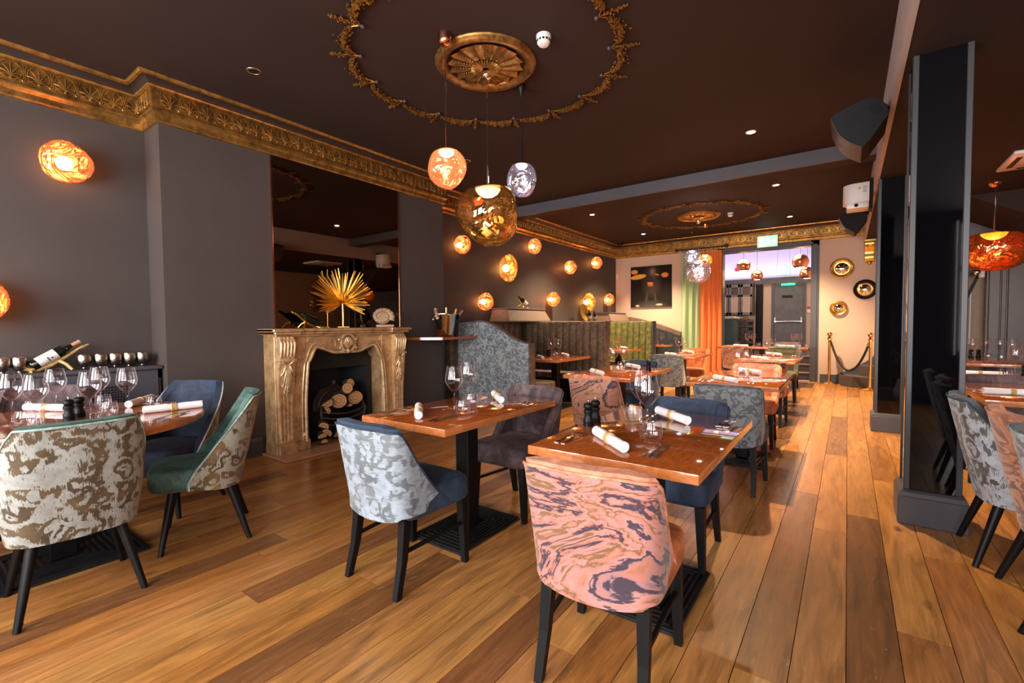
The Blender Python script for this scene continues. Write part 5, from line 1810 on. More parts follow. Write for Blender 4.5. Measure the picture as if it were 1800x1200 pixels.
def setting(cx, cy, side, where, d=1.05, full=True, cut=True, glass=True):
    # side: -1 near edge (guest faces +y), +1 far edge
    e = side * (d / 2 - 0.20)
    sg = -side
    word = 'near' if side < 0 else 'far'
    napkin(cx - 0.075 if side < 0 else cx - 0.01, cy + e, R(-43), 'white napkin roll in straw ring, %s place of %s' % (word, where))
    if cut:
        rz = 0 if side < 0 else PI
        fx = -0.27 * sg
        kx = 0.115 * sg
        for k, w in ((0, 'outer'), (1, 'inner')):
            fork(cx + fx + sg * 0.032 * k, cy + e - side * -0.01, rz, '%s fork, %s place of %s' % (w, word, where))
            knife(cx + kx + sg * 0.030 * (1 - k), cy + e, rz + R(4), '%s knife, %s place of %s' % (w, word, where))
    if glass:
        tumbler(cx + 0.06 * sg, cy + e * 0.46, 'round clear tumbler, %s place of %s' % (word, where))
        wine(cx - 0.02 * sg - 0.01, cy + e * 0.24, 'stemmed wine glass, %s place of %s' % (word, where))

# foreground tables, measured piece by piece
table('copper brown table before the fireplace', -2.225, -1.575, 1.605, 2.655)
W1 = 'the fireplace table'
setting(-1.90, 2.13, -1, W1, glass=False)
setting(-1.90, 2.13, 1, W1, glass=False)
wine(-1.815, 1.931, 'stemmed wine glass nearest the near edge of the fireplace table')
tumbler(-1.735, 1.915, 'round clear tumbler nearest the near edge of the fireplace table')
wine(-1.945, 2.20, 'stemmed wine glass, farther one on the fireplace table')
tumbler(-1.86, 2.13, 'round clear tumbler, farther one on the fireplace table')
table('copper brown foreground table behind the pink marbled chair', -1.085, -0.395, 1.60, 2.67)
W2 = 'the foreground table'
setting(-0.735, 2.135, -1, W2, glass=False)
setting(-0.735, 2.135, 1, W2, glass=False)
tumbler(-0.668, 1.935, 'round clear tumbler, near place of the foreground table')
wine(-0.735, 2.06, 'stemmed wine glass, nearer one on the foreground table')
tumbler(-0.905, 2.325, 'round clear tumbler, farther one on the foreground table')
wine(-0.835, 2.235, 'stemmed wine glass, farther one on the foreground table')
mill(-1.040, 2.075, 'black pepper mill on the foreground table, nearer one')
mill(-1.045, 2.165, 'black salt mill on the foreground table, farther one')

def full_table(label, where, x0, x1, y0, y1, mills=False, sides=(-1, 1), cut=True, mx=None):
    table(label, x0, x1, y0, y1)
    cx, cy = (x0 + x1) / 2, (y0 + y1) / 2
    for s in sides:
        setting(cx, cy, s, where, y1 - y0, cut=cut)
    if mills:
        mill(cx + (mx if mx else 0.27), cy + 0.12, 'black pepper mill on ' + where)
full_table('copper brown second aisle table behind the charcoal damask chair', 'the second aisle table', -1.125, -0.425, 4.10, 5.32)
full_table('copper brown third aisle table toward the doorway', 'the third aisle table', -1.25, -0.53, 6.86, 8.20, True, mx=-0.25)
full_table('copper brown middle table behind the tan marbled chair', 'the middle table', -2.31, -1.61, 4.05, 5.25, True)
full_table('copper brown table beside the green curtain', 'the curtain table', -2.49, -1.82, 7.08, 8.22)
t, cx, cy = table('long copper brown table across the far doorway', -2.22, -0.62, 10.42, 11.10)
for k, x in ((0, -1.80), (1, -0.97)):
    w = ('the orange curtain end', 'the rope barrier end')[k] + ' of the doorway table'
    napkin(x, 10.60, R(-15), 'white napkin roll in straw ring at ' + w)
    wine(x + 0.10, 10.78, 'stemmed wine glass at %s, one side' % w)
    wine(x + 0.20, 10.84, 'stemmed wine glass at %s, other side' % w)
    tumbler(x - 0.08, 10.72, 'round clear tumbler at %s, one side' % w)
    tumbler(x + 0.32, 10.66, 'round clear tumbler at %s, other side' % w)
for where, x1, y0, y1 in (('the brown booth table', -3.27, 5.57, 6.60), ('the green booth table', -3.27, 7.98, 8.97), ('the last booth table', -3.30, 10.36, 11.00)):
    full_table('copper brown table in ' + where.replace(' table', '').replace('the ', 'the '), where, x1 - 0.66, x1, y0, y1, where.startswith('the brown'), cut=False, mx=-0.2, sides=(-1,) if 'last' in where else (-1, 1))
wine(-3.52, 10.86, 'stemmed wine glass at the far side of the last booth table')

# round table
rt = thing('round_table', 'large round copper brown dining table by the alcove cabinet', 'table', (RT[0], RT[1], 0))
m = MB().lathe([(0.001, 0.720), (0.655, 0.720), (0.672, 0.725), (0.675, 0.735), (0.675, 0.752), (0.668, 0.760), (0.001, 0.760)], 96)
o = obj('tabletop', m, [M['lacquer'], M['lacquer_edge']], rt, 40)
for p in o.data.polygons:
    if p.normal.z < 0.9:
        p.material_index = 1
obj('post', MB().rbox(-0.055, 0.055, -0.055, 0.055, 0.02, 0.70, 0.004, 1).box(-0.2, 0.2, -0.2, 0.2, 0.70, 0.722), M['black'], rt, 30)
m = MB().rbox(-0.27, 0.27, -0.32, 0.32, 0.0, 0.016, 0.004, 1)
for k in range(8):
    a, b = 0.255 - k * 0.024, 0.305 - k * 0.030
    c = 0.009
    m.box(-a, a, -b, -b + c, 0.014, 0.025).box(-a, a, b - c, b, 0.014, 0.025).box(-a, -a + c, -b + c, b - c, 0.014, 0.025).box(a - c, a, -b + c, b - c, 0.014, 0.025)
obj('base', m, M['iron'], rt, 30)
# round table setting, placed as seen
W3 = 'the round table'
for x, y, w in ((-3.58, 0.41, 'leftmost tall one'), (-3.36, 0.47, 'second from the left, in front'), (-3.74, 0.605, 'at the far side before the bottle'), (-3.32, 0.67, 'in the middle pair, nearer one'), (-3.66, 0.785, 'in the middle pair, farther one'), (-3.43, 0.858, 'rightmost, standing alone')):
    wine(x, y, 'stemmed wine glass on the round table, ' + w)
for x, y, w in ((-3.40, 0.434, 'nearest the silver damask chair'), (-3.78, 0.825, 'behind the middle pair of wine glasses'), (-3.40, 0.765, 'in front of the middle pair of wine glasses'), (-3.43, 0.985, 'nearest the navy chair'), (-3.86, 0.53, 'before the mauve chair')):
    tumbler(x, y, 'round clear tumbler on the round table, ' + w)
mill(-3.475, 0.612, 'black pepper mill on the round table, nearer one')
mill(-3.545, 0.668, 'black salt mill on the round table, farther one')
napkin(-3.33, 1.055, R(80), 'white napkin roll on the round table beside the green seated chair')
napkin(-3.99, 0.60, R(28), 'white napkin roll on the round table before the mauve chair')
napkin(-3.80, 1.02, R(140), 'white napkin roll on the round table before the navy chair')
napkin(-3.36, 0.12, R(10), 'white napkin roll on the round table at the picture edge')
for dx, w in ((0, 'outer'), (0.03, 'inner')):
    fork(-3.12 - dx, 0.965 + dx, R(20), w + ' fork on the round table beside the green seated chair')
    knife(-3.66 - dx, 1.10, R(-50), w + ' knife on the round table before the navy chair')
    fork(-3.97, 0.76 + dx, R(95), w + ' fork on the round table before the mauve chair')
    knife(-3.22 + dx, 0.36, R(-8), w + ' knife on the round table at the picture edge')

# tables in the right-hand room
W4 = 'the nearest table beyond the pillar'
table('copper brown table, nearest beyond the black pillar', 0.72, 1.42, 4.17, 5.25)
napkin(0.91, 4.50, R(6), 'white napkin roll on ' + W4 + ', front')
knife(0.93, 4.36, R(-84), 'knife before the napkin on ' + W4)
fork(0.80, 4.62, R(80), 'fork beside the napkin on ' + W4)
W5 = 'the second table beyond the pillar'
table('copper brown table, second beyond the black pillar', 0.76, 1.46, 5.52, 6.55)
napkin(0.985, 5.93, R(4), 'white napkin roll on ' + W5)
knife(0.95, 5.80, R(-86), 'knife on ' + W5)
tumbler(1.10, 5.66, 'round clear tumbler on ' + W5)
wine(1.225, 6.02, 'stemmed wine glass on %s, nearer one' % W5)
wine(1.29, 6.32, 'stemmed wine glass on %s, farther one' % W5)
mill(1.265, 5.90, 'black pepper mill on ' + W5)
W6 = 'the third table beyond the pillar'
table('copper brown table, third beyond the black pillar', 0.98, 1.98, 7.62, 9.05)
mill(1.345, 8.62, 'black pepper mill on %s, first' % W6)
mill(1.415, 8.62, 'black salt mill on %s, second' % W6)
for x, y, w in ((1.30, 8.25, 'partly behind the pillar edge'), (1.50, 8.72, 'second from the pillar'), (1.60, 8.55, 'third from the pillar'), (1.66, 8.30, 'fourth from the pillar')):
    wine(x, y, 'stemmed wine glass on %s, %s' % (W6, w))
for x, y, w in ((1.47, 8.40, 'beside the mills'), (1.56, 8.25, 'farther from the mills')):
    tumbler(x, y, 'round clear tumbler on %s, %s' % (W6, w))
scoop_chair('mauve velvet chair on the far side of the nearest right-hand table', (1.0, 5.20, 0), S_, 'v_purple', 'v_purple', 'v_purple', 'v_purple')

# ================================================================== PILLARS
def pillar(label, x0, x1, y0, y1):
    t = thing('glass_clad_pillar', label, 'pillar', (0, 0, 0))
    m = MB().rbox(x0 - 0.028, x1 + 0.028, y0 - 0.035, y1 + 0.035, 0.0, 0.175, 0.004, 1)
    v = []
    for e, z in ((0.028, 0.175), (0.018, 0.198), (0.004, 0.212)):
        v.append((e, z))
    for (e0, z0), (e1, z1) in zip(v[:-1], v[1:]):
        a = [(x0 - e0, y0 - e0, z0), (x1 + e0, y0 - e0, z0), (x1 + e0, y1 + e0, z0), (x0 - e0, y1 + e0, z0)]
        b = [(x0 - e1, y0 - e1, z1), (x1 + e1, y0 - e1, z1), (x1 + e1, y1 + e1, z1), (x0 - e1, y1 + e1, z1)]
        m.add(a + b, [(0, 1, 5, 4), (1, 2, 6, 5), (2, 3, 7, 6), (3, 0, 4, 7), (4, 5, 6, 7)])
    obj('plinth', m, M['skirt'], t, 30)
    obj('core', MB().box(x0 + 0.014, x1 - 0.014, y0 + 0.014, y1 - 0.014, 0.21, Z_R), M['black'], t)
    w = 0.030
    for (a0, a1, b0, b1) in ((x0 + w, x1 - w, y0 + 0.006, y0 + 0.014), (x0 + w, x1 - w, y1 - 0.014, y1 - 0.006)):
        obj('glass_panel', MB().box(a0, a1, b0, b1, 0.212, Z_R - 0.002), M['blackglass'], t)
    for (a0, a1, b0, b1) in ((x0 + 0.006, x0 + 0.014, y0 + w, y1 - w), (x1 - 0.014, x1 - 0.006, y0 + w, y1 - w)):
        obj('glass_panel', MB().box(a0, a1, b0, b1, 0.212, Z_R - 0.002), M['blackglass'], t)
    for xa in (x0, x1 - w):
        for ya in (y0, y1 - w):
            obj('corner_trim', MB().rbox(xa, xa + w, ya, ya + w, 0.212, Z_R - 0.001, 0.003, 1), M['trimmetal'], t, 30)
pillar('black glass pillar on slate plinth, nearest the camera', 0.300, 0.570, 3.775, 4.045)
pillar('black glass pillar on slate plinth, farther one', 0.262, 0.520, 6.755, 7.02)

# ================================================================== LOUDSPEAKERS, PROJECTOR, VENT
def speaker(label, loc, rot, s=1.0):
    t = thing('loudspeaker', label, 'loudspeaker', loc)
    t.rotation_euler = rot
    # local: front +y (curved grille); seen from below/above it is a tapered hexagon
    poly = [(-0.21, 0.10), (-0.20, 0.02), (-0.12, -0.20), (-0.05, -0.24), (0.05, -0.24), (0.12, -0.20), (0.20, 0.02), (0.21, 0.10)]
    front = [(0.21 - 0.42 * i / 10, 0.10 + 0.045 * math.sin(PI * i / 10)) for i in range(1, 10)]
    full = [(x * s, y * s) for x, y in poly + front]
    h = 0.28 * s
    m = MB().prism(full, -h, h)
    obj('cabinet', m, M['charcoal'], t)
    A = [[(x * s * 0.985, (y + 0.012) * s, z) for x, y in [(0.21 - 0.42 * i / 12, 0.095 + 0.048 * math.sin(PI * i / 12)) for i in range(13)]] for z in (-h * 0.95, h * 0.95)]
    B = [[(x, y - 0.008 * s, z) for x, y, z in r] for r in A]
    obj('grille', MB().solid(A, B), M['grille_brown'], t, 30)
    m = MB()
    for sx, sy in ((-0.10, 0.04), (0.0, -0.04), (0.10, 0.04)):
        for z in (-h - 0.003, h + 0.0):
            m.lathe([(0.001, 0.003), (0.008, 0.003), (0.010, 0)], 12, (sx * s, sy * s, z))
    obj('screw', m, M['black'], t)
    m = MB()
    for z0, z1 in ((-h - 0.002, -h + 0.001),):
        m.box(-0.045 * s, 0.045 * s, -0.20 * s, -0.13 * s, z0, z1)
    obj('handle_recess', m, M['black'], t)
    obj('badge', MB().rbox(-0.015, 0.015, 0.150 * s, 0.158 * s, -0.006, 0.006, 0.002, 1), M['steel'], t)
    obj('wall_bracket', MB().rbox(-0.03, 0.03, -0.30 * s, -0.22 * s, -0.05, 0.05, 0.004, 1), M['black'], t)
    return t
M['grille_brown'] = plain('speaker_grille', (0.055, 0.036, 0.024), 0.45, 0.4, var=0.3, vscale=200)
_sm = Matrix(((0.6, -0.8, 0), (0, 0, 1), (-0.8, -0.6, 0)))
speaker('large black wedge loudspeaker on the aisle beam, nearest the camera', (0.035, 4.64, 2.765), _sm.to_euler(), 0.80)
speaker('smaller black loudspeaker behind the white projector', (0.03, 9.0, 2.80), _sm.to_euler(), 0.80)
tag(obj('speaker_cable', MB().tube([(0.20, 4.72, 2.86), (0.215, 4.70, 2.93), (0.222, 4.78, 2.96), (0.226, 4.88, 2.93), (0.226, 4.93, 2.86)], 0.006, 8), M['white'], None, 60), 'short white cable loop behind the near loudspeaker', 'cable')
pj = thing('projector', 'white projector hung from the aisle beam between the loudspeakers', 'projector', (0.085, 7.5, 2.90))
obj('bracket', MB().rbox(0.11, 0.148, -0.13, 0.13, -0.22, 0.16, 0.004, 1), M['charcoal'], pj, 30)
body = [(-0.14 * math.cos(a) - 0.02, 0.15 * math.sin(a)) for a in [R(-80 + 160 * i / 14) for i in range(15)]] + [(0.11, 0.16), (0.11, -0.16)]
obj('casing', MB().prism(body, -0.13, 0.11), M['white'], pj, 30)
obj('hood', MB().rbox(-0.12, 0.11, -0.15, 0.15, -0.20, -0.13, 0.012, 2), M['white'], pj, 30)
obj('lens', MB().lathe([(0.001, 0.004), (0.018, 0.004), (0.022, 0)], 18).xform(Matrix.Translation((-0.02, -0.151, -0.165)) @ Matrix.Rotation(R(90), 4, 'X')), M['blackglass'], pj, 40)
M['warn'] = plain('warning_yellow', (0.75, 0.50, 0.02), 0.5)
obj('warning_label', MB().add([(-0.01, -0.1605, 0.03), (0.03, -0.1605, 0.03), (0.01, -0.1605, 0.065)], [(0, 1, 2)]), M['warn'], pj)
m = MB().add([(0.008, -0.1612, 0.040), (0.012, -0.1612, 0.040), (0.012, -0.1612, 0.052), (0.008, -0.1612, 0.052)], [(0, 1, 2, 3)])
for i in range(4):
    m.add([(0.045, -0.1606, 0.06 - 0.022 * i), (0.085, -0.1606, 0.06 - 0.022 * i), (0.085, -0.1606, 0.055 - 0.022 * i), (0.045, -0.1606, 0.055 - 0.022 * i)], [(0, 1, 2, 3)])
obj('label_print', m, M['black'], pj)

vt = thing('ceiling_air_vent', 'square white ceiling air conditioning panel beyond the pillar', 'air vent', (1.60, 6.78, Z_R))
obj('panel', MB().rbox(-0.34, 0.34, -0.34, 0.34, -0.035, 0.0, 0.012, 2), M['white'], vt, 30)
m = MB()
for s in (-1, 1):
    m.box(s * 0.27 - 0.022, s * 0.27 + 0.022, -0.20, 0.20, -0.0375, -0.034)
    m.box(-0.20, 0.20, s * 0.27 - 0.022, s * 0.27 + 0.022, -0.0375, -0.034)
for i in range(9):
    m.box(-0.16 + 0.04 * i - 0.004, -0.16 + 0.04 * i + 0.004, -0.16, 0.16, -0.0375, -0.034)
obj('slots', m, M['black'], vt)

# ================================================================== FAR WALL
pc = thing('portrait_picture', 'dark portrait print with gold lips on the far beige wall', 'picture', (-4.05, Y_FAR - 0.04, 2.19))
obj('canvas', MB().box(-0.52, 0.52, 0.0, 0.038, -0.52, 0.52), M['portrait'], pc)
tag(obj('door_sensor', MB().rbox(-4.985, -4.93, Y_FAR - 0.035, Y_FAR, 2.44, 2.56, 0.006, 1), M['white'], None, 30), 'small white sensor box at the far left corner of the beige wall', 'sensor')
t = thing('dome_camera', 'small black dome camera at the far corner of the ceiling', 'camera', (-4.72, 11.22, ZC))
obj('dome', MB().lathe([(0.001, -0.085), (0.03, -0.078), (0.05, -0.055), (0.055, -0.03), (0.06, 0)], 24), M['blackglass'], t, 50)
obj('collar', MB().lathe([(0.062, -0.03), (0.072, -0.02), (0.072, 0)], 24, cap0=False), M['black'], t, 40)

# curtains
def curtain(label, x0, x1, mat, seed):
    n = 60
    rr = random.Random(seed)
    nf = max(3, int((x1 - x0) / 0.105))
    P, Q = [], []
    for z in (0.02, 0.5, 1.2, 2.0, 2.6, 2.84, 2.93):
        row, rq = [], []
        for i in range(n + 1):
            f = i / n
            pinch = 1.0 if z < 2.7 else 0.6
            y = 11.50 + 0.034 * pinch * math.sin(2 * PI * nf * (f + 0.035 * math.sin(7 * f + seed)) + 0.5 * math.sin(z * 1.3 + seed)) + 0.010 * math.sin(5 * f * PI + z)
            row.append((x0 + (x1 - x0) * f, y - 0.003, z))
            rq.append((x0 + (x1 - x0) * f, y + 0.003, z))
        P.append(row)
        Q.append(rq)
    o = obj('curtain', MB().solid(P, Q), M[mat], None, 60)
    return tag(o, label, 'curtain')
curtain('pale green floor length curtain beside the doorway', -3.27, -2.85, 'c_green', 1)
curtain('orange floor length curtain at the doorway edge', -2.855, -2.36, 'c_orange', 2)
cr = thing('curtain_rod', 'dark bronze curtain pole with ball finials above the curtains', 'curtain rod', (0, 11.49, 3.02))
obj('pole', MB().tube([(-3.36, 0, 0), (-2.30, 0, 0)], 0.016, 10), M['bronze'] if 'bronze' in M else M['rust_iron'], cr, 60)
for x in (-3.39, -2.27):
    obj('finial', MB().ball((x, 0, 0), 0.042, 12, 8), M['rust_iron'], cr, 60)
for i in range(11):
    x = -3.25 + 0.088 * i
    obj('ring', MB().tube([(x, 0.028 * math.cos(a), -0.014 + 0.030 * math.sin(a)) for a in [2 * PI * j / 14 for j in range(14)]], 0.005, 5, closed=True), M['rust_iron'], cr, 60)
for x in (-3.30, -2.33):
    obj('bracket', MB().rbox(x - 0.012, x + 0.012, 0.0, 0.105, -0.012, 0.012, 0.003, 1), M['rust_iron'], cr)

# exit sign on the doorway head
def exit_sign(label, x, y, z, w, h):
    t = thing('exit_sign', label, 'exit sign', (x, y, z))
    obj('box', MB().rbox(-w / 2, w / 2, 0.0, 0.05, -h / 2, h / 2, 0.005, 1), M['white'], t, 30)
    fc = obj('lit_face', MB().box(-w / 2 + 0.01, w / 2 - 0.01, -0.004, 0.0, -h / 2 + 0.01, h / 2 - 0.01), M['exit'], t)
    m = MB()
    yy = -0.006
    def q(pts):
        m.add([(a * w, yy, b * h) for a, b in pts], [tuple(range(len(pts)))])
    q([(-0.36, -0.34), (-0.18, -0.34), (-0.18, 0.36), (-0.36, 0.36)])             # doorway
    m.lathe([(0.001, 0), (h * 0.075, 0)], 12, cap0=False, cap1=False)
    k = len(m.v) - 24
    for i in range(k, len(m.v)):
        a, b, _ = m.v[i]
        m.v[i] = (a + 0.0 * w, yy, b + 0.30 * h)
    q([(-0.06, 0.20), (0.05, 0.20), (0.06, -0.02), (-0.03, -0.04)])              # runner's trunk
    q([(-0.03, -0.02), (0.03, -0.02), (-0.06, -0.22), (-0.14, -0.26), (-0.12, -0.30), (-0.02, -0.24)])
    q([(0.0, -0.02), (0.06, -0.02), (0.12, -0.14), (0.10, -0.34), (0.06, -0.34), (0.07, -0.14)])
    q([(0.04, 0.20), (0.13, 0.06), (0.10, 0.03), (0.03, 0.12)])
    q([(0.22, 0.04), (0.34, 0.04), (0.34, 0.16), (0.44, 0.0), (0.34, -0.16), (0.34, -0.04), (0.22, -0.04)])   # arrow
    obj('symbol', m, M['exit_white'], fc)
    return t
exit_sign('glowing green and white exit sign on the doorway head', -1.445, Y_FAR - 0.09, 3.03, 0.40, 0.25)

# convex mirrors
def convex(label, x, z, r, frame, inner=None):
    t = thing('convex_mirror', label, 'mirror', (x, Y_FAR, z))
    def turn(mb):
        return mb.xform(Matrix.Rotation(R(90), 4, 'X'))
    obj('frame', turn(MB().lathe([(r * 0.60, 0.012), (r * 0.66, 0.030), (r * 0.74, 0.034), (r * 0.86, 0.044), (r * 0.95, 0.036), (r, 0.018), (r, 0.0)], 48, cap0=False, cap1=False)), frame, t, 40)
    if inner:
        obj('slip', turn(MB().lathe([(r * 0.54, 0.022), (r * 0.62, 0.040), (r * 0.68, 0.034)], 48, cap0=False, cap1=False)), inner, t, 40)
    prof = [(r * 0.62 * i / 8 + 1e-5, 0.012 + 0.045 * (1 - (i / 8) ** 2)) for i in range(9)][::-1]
    obj('mirror_glass', turn(MB().lathe(prof, 40, cap0=False, cap1=False)), M['convex'], t, 180)
convex('gold framed round convex mirror, highest on the far wall', -0.111, 2.345, 0.205, M['gold'])
convex('black framed round convex mirror with gold slip beside the pillar', 0.272, 1.90, 0.195, M['black'], M['gold'])
convex('small gold framed round convex mirror, lowest on the far wall', -0.156, 1.535, 0.155, M['gold'])

# gilt corbel under the beam
t = thing('gilt_corbel', 'gilt scroll corbel under the beam end on the far wall', 'corbel', (0.33, Y_FAR, 2.62))
A, B = [], []
for i in range(17):
    f = i / 16
    z = 0.22 - 0.40 * f
    d = 0.11 * (1 - f) ** 0.7 + 0.025 + 0.018 * math.sin(f * 9)
    A.append([(-0.075 + 0.15 * j / 6, -d - 0.006 * (1 if j % 2 else 0), z) for j in range(7)])
    B.append([(-0.075 + 0.15 * j / 6, 0.0, z) for j in range(7)])
obj('scroll', MB().solid(B, A), M['gold'], t, 40)
obj('top_block', MB().rbox(-0.09, 0.09, -0.15, 0, 0.21, 0.25, 0.005, 1), M['gold'], t, 30)
m = MB()
m.ball((0, -0.04, -0.20), 0.04, 12, 8)
for sx in (-1, 1):
    m.tube([(sx * 0.05, -0.12, 0.17), (sx * 0.03, -0.14, 0.14), (sx * 0.05, -0.135, 0.11), (sx * 0.07, -0.125, 0.14)], 0.014, 6)
obj('leaf_drop', m, M['gold'], t, 60)

# rope barrier
def stanchion(label, x, y):
    t = thing('barrier_post', label, 'barrier post', (x, y, 0), 0, 'brass rope barrier posts')
    obj('base', MB().lathe([(0.155, 0), (0.158, 0.012), (0.14, 0.024), (0.06, 0.038), (0.03, 0.05), (0.026, 0.06)], 36), M['brass'], t, 40)
    obj('pole', MB().lathe([(0.024, 0.05), (0.024, 0.93)], 20), M['brass'], t, 60)
    obj('finial', MB().lathe([(0.036, 0.90), (0.038, 0.94), (0.028, 0.955), (0.022, 0.97), (0.040, 0.985), (0.048, 1.01), (0.042, 1.035), (0.02, 1.055), (0.001, 1.058)], 24), M['brass'], t, 60)
stanchion('brass rope barrier post standing against the far wall', -0.29, 11.36)
stanchion('brass rope barrier post beside the far black pillar', 0.345, 10.66)
p0, p1 = Vector((-0.275, 11.33, 0.88)), Vector((0.33, 10.69, 0.88))
pts = [p0.lerp(p1, i / 24) + Vector((0, 0, -0.56 * (1 - (2 * i / 24 - 1) ** 2))) for i in range(25)]
rp = thing('barrier_rope', 'drooping black twisted rope between the two brass posts', 'rope', (0, 0, 0))
obj('rope', MB().tube(pts, 0.020, 10), M['rope'], rp, 60)
for a, b in ((pts[0], pts[1]), (pts[-1], pts[-2])):
    obj('hook', MB().tube([a, a.lerp(b, 0.8)], 0.024, 10), M['brass'], rp, 60)

# carpeted winder stairs behind the rope
st = thing('staircase', 'carpeted curved stair steps with blue grey stringer behind the rope', 'stairs', (0, 0, 0))
for k, (x0, y0) in enumerate(((-0.14, 10.98), (0.18, 11.12), (0.42, 11.2))):
    z1 = 0.20 * (k + 1)
    obj('step', MB().prism([(x0, 11.56), (x0 + 0.06, y0 + 0.16), (x0 + 0.22, y0), (0.715, y0 - 0.06), (0.715, 11.56)], 0.0 if k == 0 else z1 - 0.20, z1), M['carpet'], st)
A = [(-0.42, 0.0), (-0.2, 0.16), (0.05, 0.30), (0.3, 0.46), (0.5, 0.64), (0.715, 0.86), (0.715, 0.0)]
obj('stringer', MB().prism(A, 11.562, 11.569, 'y'), M['stringer'] if 'stringer' in M else M['skirt'], st)

# ================================================================== BAR ROOM BEYOND THE DOORWAY
ZF2 = 0.50
struct('floor_bar', MB().box(-4.2, -0.2, 12.35, 16.4, ZF2 - 0.05, ZF2), M['darkwood'])
for k in range(3):
    o = struct('floor_step_%d' % (k + 1), MB().box(-2.40, -0.60, 11.78 + 0.22 * k, 12.4, 0.166 * k, 0.166 * (k + 1) - 0.006).box(-2.40, -0.60, 11.76 + 0.22 * k, 12.4, 0.166 * (k + 1) - 0.02, 0.166 * (k + 1), 1), [M['darkwood'], M['oakgrey']])
struct('wall_bar_left', MB().box(-4.35, -4.2, 11.8, 16.5, 0, 3.6), M['white_wall'])
struct('wall_bar_right', MB().box(-0.30, -0.18, 11.8, 16.5, 0, 3.6), M['beige'])
m = MB().box(-4.2, -1.82, 15.6, 15.75, 0, 2.42).box(-0.98, -0.3, 15.6, 15.75, 0, 2.42).box(-1.82, -0.98, 15.6, 15.75, 2.36, 2.42)
struct('wall_bar_far', m, M['beige'])
struct('wall_bar_upper', MB().box(-4.2, -0.3, 16.3, 16.42, 2.3, 3.6), M['white_wall'])
struct('ceiling_bar', MB().box(-4.3, -0.2, 11.8, 16.5, 3.5, 3.6), M['white_wall'])
m = MB().box(-4.2, -0.3, 15.50, 15.78, 2.42, 2.56).box(-4.2, -0.3, 15.46, 15.54, 2.40, 2.46)
struct('trim_4', m, M['doorgrey'])
for i in range(6):
    y = 12.6 + i * 0.62
    tag(obj('ceiling_beam', MB().box(-4.2, -0.3, y, y + 0.12, 3.40, 3.50), M['doorgrey']), 'dark timber ceiling beam of the bar room, number %s from the doorway' % ('one two three four five six'.split()[i]), 'beam', 'bar room ceiling beams')
# back door with push bar
bd = thing('fire_door', 'dark grey fire door with push bar in the bar room', 'door', (-1.40, 15.58, ZF2))
obj('leaf', MB().rbox(-0.36, 0.36, 0.0, 0.05, 0.02, 1.80, 0.004, 1), M['doorgrey'], bd)
m = MB().box(-0.43, -0.36, -0.02, 0.08, 0, 1.88).box(0.36, 0.43, -0.02, 0.08, 0, 1.88).box(-0.36, 0.36, -0.02, 0.08, 1.80, 1.88)
obj('frame', m, M['skirt'], bd)
obj('push_bar', MB().tube([(-0.34, -0.05, 0.78), (0.34, -0.05, 0.78)], 0.016, 10), M['steel'], bd, 60)
for s in (-1, 1):
    obj('bar_bracket', MB().rbox(s * 0.33 - 0.02, s * 0.33 + 0.02, -0.06, 0.0, 0.74, 0.90, 0.004, 1), M['white'], bd)
obj('kick_plate', MB().box(-0.33, 0.33, -0.004, 0.0, 0.03, 0.18), M['steel'], bd)
m = MB()
rr = random.Random(9)
m.tube([(-0.30 + 0.02 * i, -0.006, 1.08 + 0.10 * math.sin(i * 0.9) * (1 - i / 22)) for i in range(18)], 0.006, 4, flat=0.3)
m.tube([(-0.12 + 0.03 * i, -0.006, 1.00 + 0.02 * math.sin(i * 1.3)) for i in range(13)], 0.004, 4, flat=0.3)
m.box(-0.16, 0.10, -0.006, -0.003, 1.46, 1.54)
obj('scuff_marks', m, M['black'], bd)
t = thing('door_lamp', 'slim green emergency lamp above the fire door', 'lamp', (-1.40, 15.50, 2.34))
obj('tube', MB().rbox(-0.17, 0.17, -0.05, 0.0, -0.02, 0.03, 0.01, 2), M['exit_green'], t)
obj('bracket', MB().box(-0.05, 0.05, -0.01, 0.08, -0.01, 0.02), M['white'], t)
es = exit_sign('pale green hanging exit sign inside the bar room', -1.51, 15.30, 2.75, 0.36, 0.30)
for s_ in (-1, 1):
    obj('hanging_wire', MB().tube([(s_ * 0.15, 0.025, 0.14), (s_ * 0.15, 0.025, 0.752)], 0.003, 5), M['steel'], es)
tag(obj('dark_recess_door', MB().rbox(-2.24, -2.05, 15.55, 15.6, ZF2, 2.38, 0.004, 1), M['black']), 'narrow dark door recess left of the fire door', 'door')
# bar counter, dark shelving
br = thing('bar_counter', 'teal panelled bar counter at the left of the bar room', 'bar counter', (0, 0, ZF2))
obj('counter_body', MB().rbox(-4.0, -2.46, 13.35, 14.1, 0, 0.86, 0.01, 1), M['teal'], br)
obj('counter_top', MB().rbox(-4.05, -2.42, 13.30, 14.15, 0.86, 0.92, 0.008, 1), M['porcelain'], br)
obj('front_panel', MB().rbox(-2.462, -2.445, 13.45, 14.0, 0.12, 0.74, 0.004, 1), M['teal'], br)
bw = thing('brick_bar_end', 'dark brick bar end wall below the shelving', 'wall unit', (-2.80, 14.62, ZF2))
brick = MB().rbox(-0.105, 0.105, -0.02, 0.0, -0.034, 0.034, 0.004, 1).mesh('brick')
brick.materials.append(M['darkwood'])
obj('mortar_core', MB().box(-0.25, 0.62, -0.006, 0.15, 0, 0.84), M['black'], bw)
for r_ in range(11):
    for c_ in range(4):
        x = -0.14 + 0.222 * c_ + (0.11 if r_ % 2 else 0)
        if x > 0.53:
            continue
        obj('brick', brick, None, bw, loc=(x, -0.008, 0.04 + 0.076 * r_))
sh2 = thing('bar_shelving', 'dark panelled bar shelving with glazed cupboards', 'shelving', (-2.80, 14.75, ZF2))
